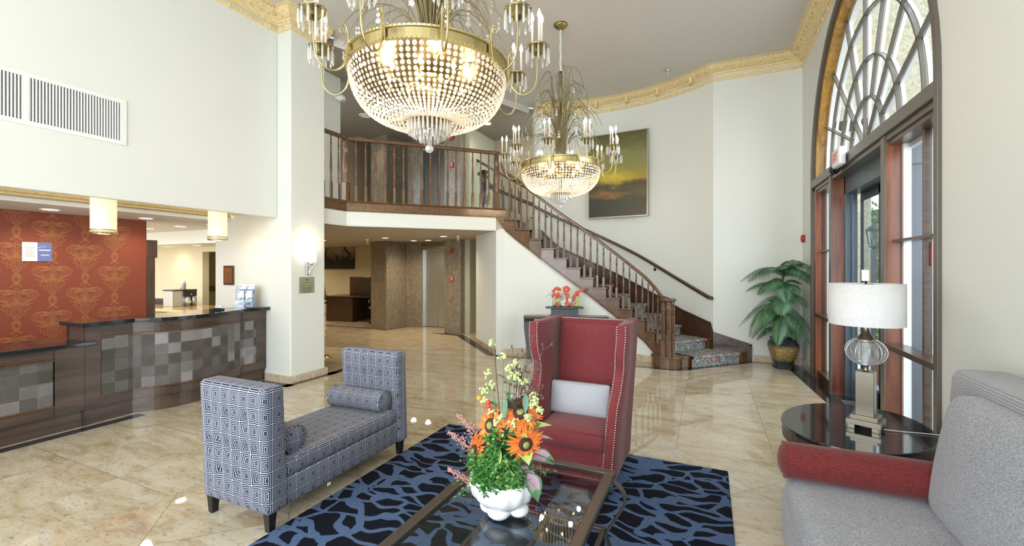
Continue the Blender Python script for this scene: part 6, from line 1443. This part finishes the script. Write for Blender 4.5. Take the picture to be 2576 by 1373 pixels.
# ------------------------------------------------------------------ pictures
def painting_m():
    t = NT('sunset_painting', (.3, .3, .1), .35); U, V, _ = t.sep(t.co('UV')); n = t.noise(t.co('UV', sc=(1.2, 4, 1)), 2.5, 5, .6, .5).outputs[0]; n2 = t.noise(t.co('UV', sc=(1, 3.5, 1)), 9, 4, .6).outputs[0]
    v = t.ma('ADD', V, t.ma('MULTIPLY', t.ma('SUBTRACT', n, .5), .22))
    c = t.ramp(v, [(.0, (.030, .028, .024)), (.18, (.040, .038, .026)), (.28, (.10, .085, .03)), (.36, (.07, .05, .02)), (.405, (.16, .09, .025)), (.45, (.42, .33, .03)), (.58, (.30, .29, .07)), (.74, (.26, .26, .10)), (.86, (.16, .17, .05)), (1.0, (.10, .09, .03))])
    # sun glow and orange streak are painted on the canvas
    dx = t.ma('MULTIPLY', t.ma('SUBTRACT', U, .42), 1.9); dy = t.ma('MULTIPLY', t.ma('SUBTRACT', v, .47), 8); g = t.ma('SUBTRACT', 1, t.ma('SQRT', t.ma('ADD', t.ma('MULTIPLY', dx, dx), t.ma('MULTIPLY', dy, dy))))
    c = t.mix(t.ma('MULTIPLY', t.ma('POWER', t.ma('MAXIMUM', g, 0), 1.4), t.ma('MULTIPLY_ADD', n2, 1.6, .1)), c, (.90, .66, .04))
    dx = t.ma('MULTIPLY', t.ma('SUBTRACT', U, .33), 2.4); dy = t.ma('MULTIPLY', t.ma('SUBTRACT', v, .27), 15); g = t.ma('MULTIPLY', t.ma('SUBTRACT', 1, t.ma('SQRT', t.ma('ADD', t.ma('MULTIPLY', dx, dx), t.ma('MULTIPLY', dy, dy)))), .8)
    c = t.mix(t.ma('MULTIPLY', t.ma('MAXIMUM', g, 0), n2), c, (.70, .26, .03)); c = t.mix(t.ma('MULTIPLY', n2, .4), c, t.mix(.5, c, (.05, .05, .03)))
    t.set(**{'Base Color': c}); t.bump(n2, .2, .003); return t.m
xa, xb = -2.28, -1.10; ya, yb = wall_y(xa, .03), wall_y(xb, .03); PL = math.hypot(xb - xa, yb - ya)
t = thing('landscape_painting', 'large framed olive and gold sunset painting on the curved wall above the stairs', 'painting', ((xa + xb) / 2, (ya + yb) / 2 - .05, 2.645), math.atan2(yb - ya, xb - xa))
H = 1.69; m = MB(); w = PL / 2
m.add([(-w, -.02, 0), (w, -.02, 0), (w, -.02, H), (-w, -.02, H)], [(0, 1, 2, 3)], [[(0, 0), (1, 0), (1, 1), (0, 1)]]); m.b(-w, w, -.018, .03, 0, H); m.build('canvas', painting_m(), t)
m = MB()
for a in ((-w - .022, w + .022, -.02, -.002), (-w - .022, w + .022, H + .002, H + .02)): m.b(a[0], a[1], -.03, .03, a[2], a[3])
m.b(-w - .022, -w - .004, -.03, .03, -.02, H + .02); m.b(w + .004, w + .022, -.03, .03, -.02, H + .02); m.build('frame', simple('champagne_frame', (.45, .38, .26), .35, .6), t)
m = MB(); m.b(-w - .006, w + .006, -.022, .02, -.006, 0); m.b(-w - .006, w + .006, -.022, .02, H, H + .006); m.b(-w - .006, -w, -.022, .02, 0, H); m.b(w, w + .006, -.022, .02, 0, H); m.build('inner_edge', BLACK, t)
def trip_m():
    t = NT('sepia_palm_print', (.3, .3, .3), .4); U, V, _ = t.sep(t.co('UV')); n = t.noise(t.co('UV'), 3.5, 6, .65, .6).outputs[0]
    v = t.ma('ADD', V, t.ma('MULTIPLY', t.ma('SUBTRACT', n, .5), .9)); t.set(**{'Base Color': t.ramp(v, [(.25, (.02, .017, .012)), (.42, (.07, .06, .045)), (.58, (.25, .22, .18)), (.8, (.42, .38, .31)), (1, (.36, .33, .28))])}); return t.m
TM = trip_m(); rr = random.Random(2); INK = simple('print_dark_ink', (.03, .026, .018), .5)
for i, lb in enumerate(('left panel of the sepia palm triptych, partly behind the pier', 'middle panel of the sepia palm triptych', 'right panel of the sepia palm triptych')):
    x0 = -12.02 + i * .487; t = thing('palm_print_panel', lb + ' on the office wall', 'picture', (x0 + .24, 10.96, 1.55)); m = MB()
    m.add([(-.238, -.03, 0), (.238, -.03, 0), (.238, -.03, .85), (-.238, -.03, .85)], [(0, 1, 2, 3)], [[(i * .56, 0), (i * .56 + .56, 0), (i * .56 + .56, 1), (i * .56, 1)]]); m.b(-.238, .238, -.028, .02, 0, .85); m.build('print', TM, t)
    m = MB()
    for k in range(60):
        if i == 0: q0 = Vector((.1 - k * .003, .80 - k * .010)); an = -2.0 - k * .015; L = .30
        elif i == 1: q0 = Vector((.0 + k * .004, .85 - k * .002)); an = -.5 + k * .01; L = .25
        else: q0 = Vector((-.24 + k * .006, .82 - k * .006)); an = -.75 - rr.uniform(0, .5); L = .33
        if q0.y < .3: continue
        e = q0 + Vector((math.cos(an), math.sin(an))) * L; e = Vector((max(-.236, min(.236, e.x)), max(.01, min(.84, e.y)))); q0 = Vector((max(-.236, min(.236, q0.x)), min(.84, q0.y)))
        if (e - q0).length < .03: continue
        d = (e - q0).normalized(); nn = Vector((-d.y, d.x)) * .005; m.add([(q0.x - nn.x, -.0305, q0.y - nn.y), (q0.x + nn.x, -.0305, q0.y + nn.y), (e.x, -.0305, e.y)], [(0, 1, 2)])
    m.build('palm_ink', INK, t)
# ------------------------------------------------------------------ business corner
DK = thing('office_desk', 'dark walnut desk with a tall divider panel in the office corner beside the stone column', 'desk', (-9.9, 9.9, 0), .14)
m = MB(); m.b(-.55, 1.4, -.25, .62, .72, .75); m.build('desk_top', DESKW, DK, .003); m = MB(); m.b(-.50, .42, -.20, -.17, 0, .72); m.b(-.50, -.47, -.2, .7, 0, .72); m.b(.39, .42, -.2, .7, 0, .72); m.build('desk_body', DESKW, DK)
m = MB(); m.rbox((.58, .36, 1.03), (1.35, .04, .56), .02, 3, (2, 1, 2)); m.build('divider_panel', DESKW, DK)
MO = thing('computer_monitor', 'black flat computer monitor on the office desk', 'monitor', (-9.1, 10.08, .755), .14); m = MB(); m.b(-.22, .22, 0, .03, .09, .43); m.build('screen', simple('dark_screen', (.05, .06, .05), .25), MO, .006); m = MB(); m.b(-.235, .235, .005, .04, .075, .445); m.lathe([(.10, 0), (.10, .01), (.02, .02), (.02, .10)], (0, .03, 0), 16); m.build('bezel_and_stand', BLACK, MO)
KB = thing('keyboard', 'black keyboard in front of the computer monitor', 'keyboard', (-9.05, 9.86, .755), .14); m = MB(); m.b(-.2, .2, -.06, .06, 0, .015)
for a in range(12):
    for b_ in range(4): m.b(-.19 + a * .032, -.163 + a * .032, -.05 + b_ * .026, -.029 + b_ * .026, .015, .02)
m.build('keys', BLACK, KB)
def office_chair(x, y, rz, lb):
    t = thing('office_chair', lb, 'office chair', (x, y, 0), rz, 'ribbed office chairs at the walnut desk'); m = MB(); m.rbox((0, 0, .47), (.48, .46, .05), .02, 2, (2, 2, 1)); m.build('seat', BLACK, t)
    m = MB()
    for k in range(9): m.rbox((0, .25 + k * .012, .60 + k * .057), (.46, .03, .05), .012, 2, (1, 1, 1))
    m.build('backrest', BLACK, t)
    for sx in (-1, 1):
        m = MB(); m.tube(cat([(sx * .245, -.22, .46), (sx * .245, .15, .45), (sx * .245, .25, .52), (sx * .245, .29, .75), (sx * .245, .36, 1.12)], 5), .013, 7); m.tube(cat([(sx * .25, .27, .70), (sx * .27, .1, .69), (sx * .27, -.12, .68), (sx * .25, -.14, .60)], 5), .011, 6); m.build('side_frame', CHROME, t)
    m = MB(); m.cyl((0, 0, .12), (0, 0, .46), .025, n=12); m.build('gas_column', CHROME, t)
    for k in range(5): a = 2 * PI * k / 5 + .3; m = MB(); m.tube([(0, 0, .14), (.29 * math.cos(a), .29 * math.sin(a), .08)], .018, 6); b_ = m.build('base_leg', CHROME, t); m = MB(); m.ball((.30 * math.cos(a), .30 * math.sin(a), .03), .03, 8, 6); m.build('caster', BLACK, b_)
office_chair(-8.42, 9.72, -1.9, 'black ribbed office chair with chrome frame at the right end of the walnut desk'); office_chair(-11.05, 10.42, PI - .2, 'black ribbed office chair behind the left end of the walnut desk')
t = thing('desk_lamp', 'lit cream bell-shaped lamp behind the desk divider', 'lamp', (-8.75, 10.78, .755)); m = MB(); m.lathe([(.16, .50), (.13, .56), (.10, .64), (.085, .72)], n=20, cap=False); m.build('lamp_shade', LSHADE, t); m = MB(); m.lathe([(.08, 0), (.07, .02), (.02, .05), (.04, .15), (.02, .3), (.01, .50), (.008, .76)], n=14); m.build('lamp_base', BRASSD, t); point('lamp_glow', (-8.75, 10.78, 1.37), 6, (1, .78, .45), .06)
SD = thing('office_sideboard', 'low dark sideboard against the office wall behind the desk divider', 'sideboard', (-9.6, 10.84, 0)); m = MB(); m.b(-.7, .7, -.1, .1, .0, .72); m.b(-.72, .72, -.12, .12, .72, .755); m.build('cabinet', DESKW, SD)
t = thing('stanchion', 'polished brass stanchion base showing past the white pier', 'stanchion', (-6.22, 5.65, 0)); m = MB(); m.lathe([(.16, 0), (.165, .01), (.15, .025), (.09, .05), (.03, .075), (.02, .09)], n=32); m.build('domed_base', simple('polished_brass', (.85, .60, .18), .1, 1), t); m = MB(); m.cyl((0, 0, .08), (0, 0, .92), .019, n=14); m.ball((0, 0, .94), .032); m.build('post', BRASS, t)
# added fill spot without a lamp fixture, brightening the upper hall
spot('hall_fill', (-6.6, 7.0, 4.92), 10, (1, .8, .55), 2.6)
for x, y in ((-10.2, 9.3), (-12.2, 9.6), (-10.6, 7.9)): downlight(x, y, LZ, 'recessed ceiling light over the office corner hidden from view by the white pier, number of metres from the column ' + str(abs(x)), 45) if 0 else spot('office_fill', (x, y, LZ - .03), 50, (1, .82, .56), 2.7)  # unseen spots added to brighten the office corner

GRP = {'downlight': 'recessed round ceiling lights', 'pendant_lamp': 'drum pendant lamps over the reception counter', 'chandelier': 'crystal chandeliers of the lobby', 'brochure': 'leaflets in the acrylic holder',
       'palm_print_panel': 'panels of the sepia palm triptych', 'fire_sprinkler': 'chrome sprinkler heads', 'fire_alarm_sounder': 'red alarm sounders', 'fire_alarm_pull': 'red alarm pull boxes', 'bolster_pillow': 'bolster cushions'}
for o in bpy.data.objects:
    if o.parent is None and o.name.split('.')[0] in GRP: o['group'] = GRP[o.name.split('.')[0]]
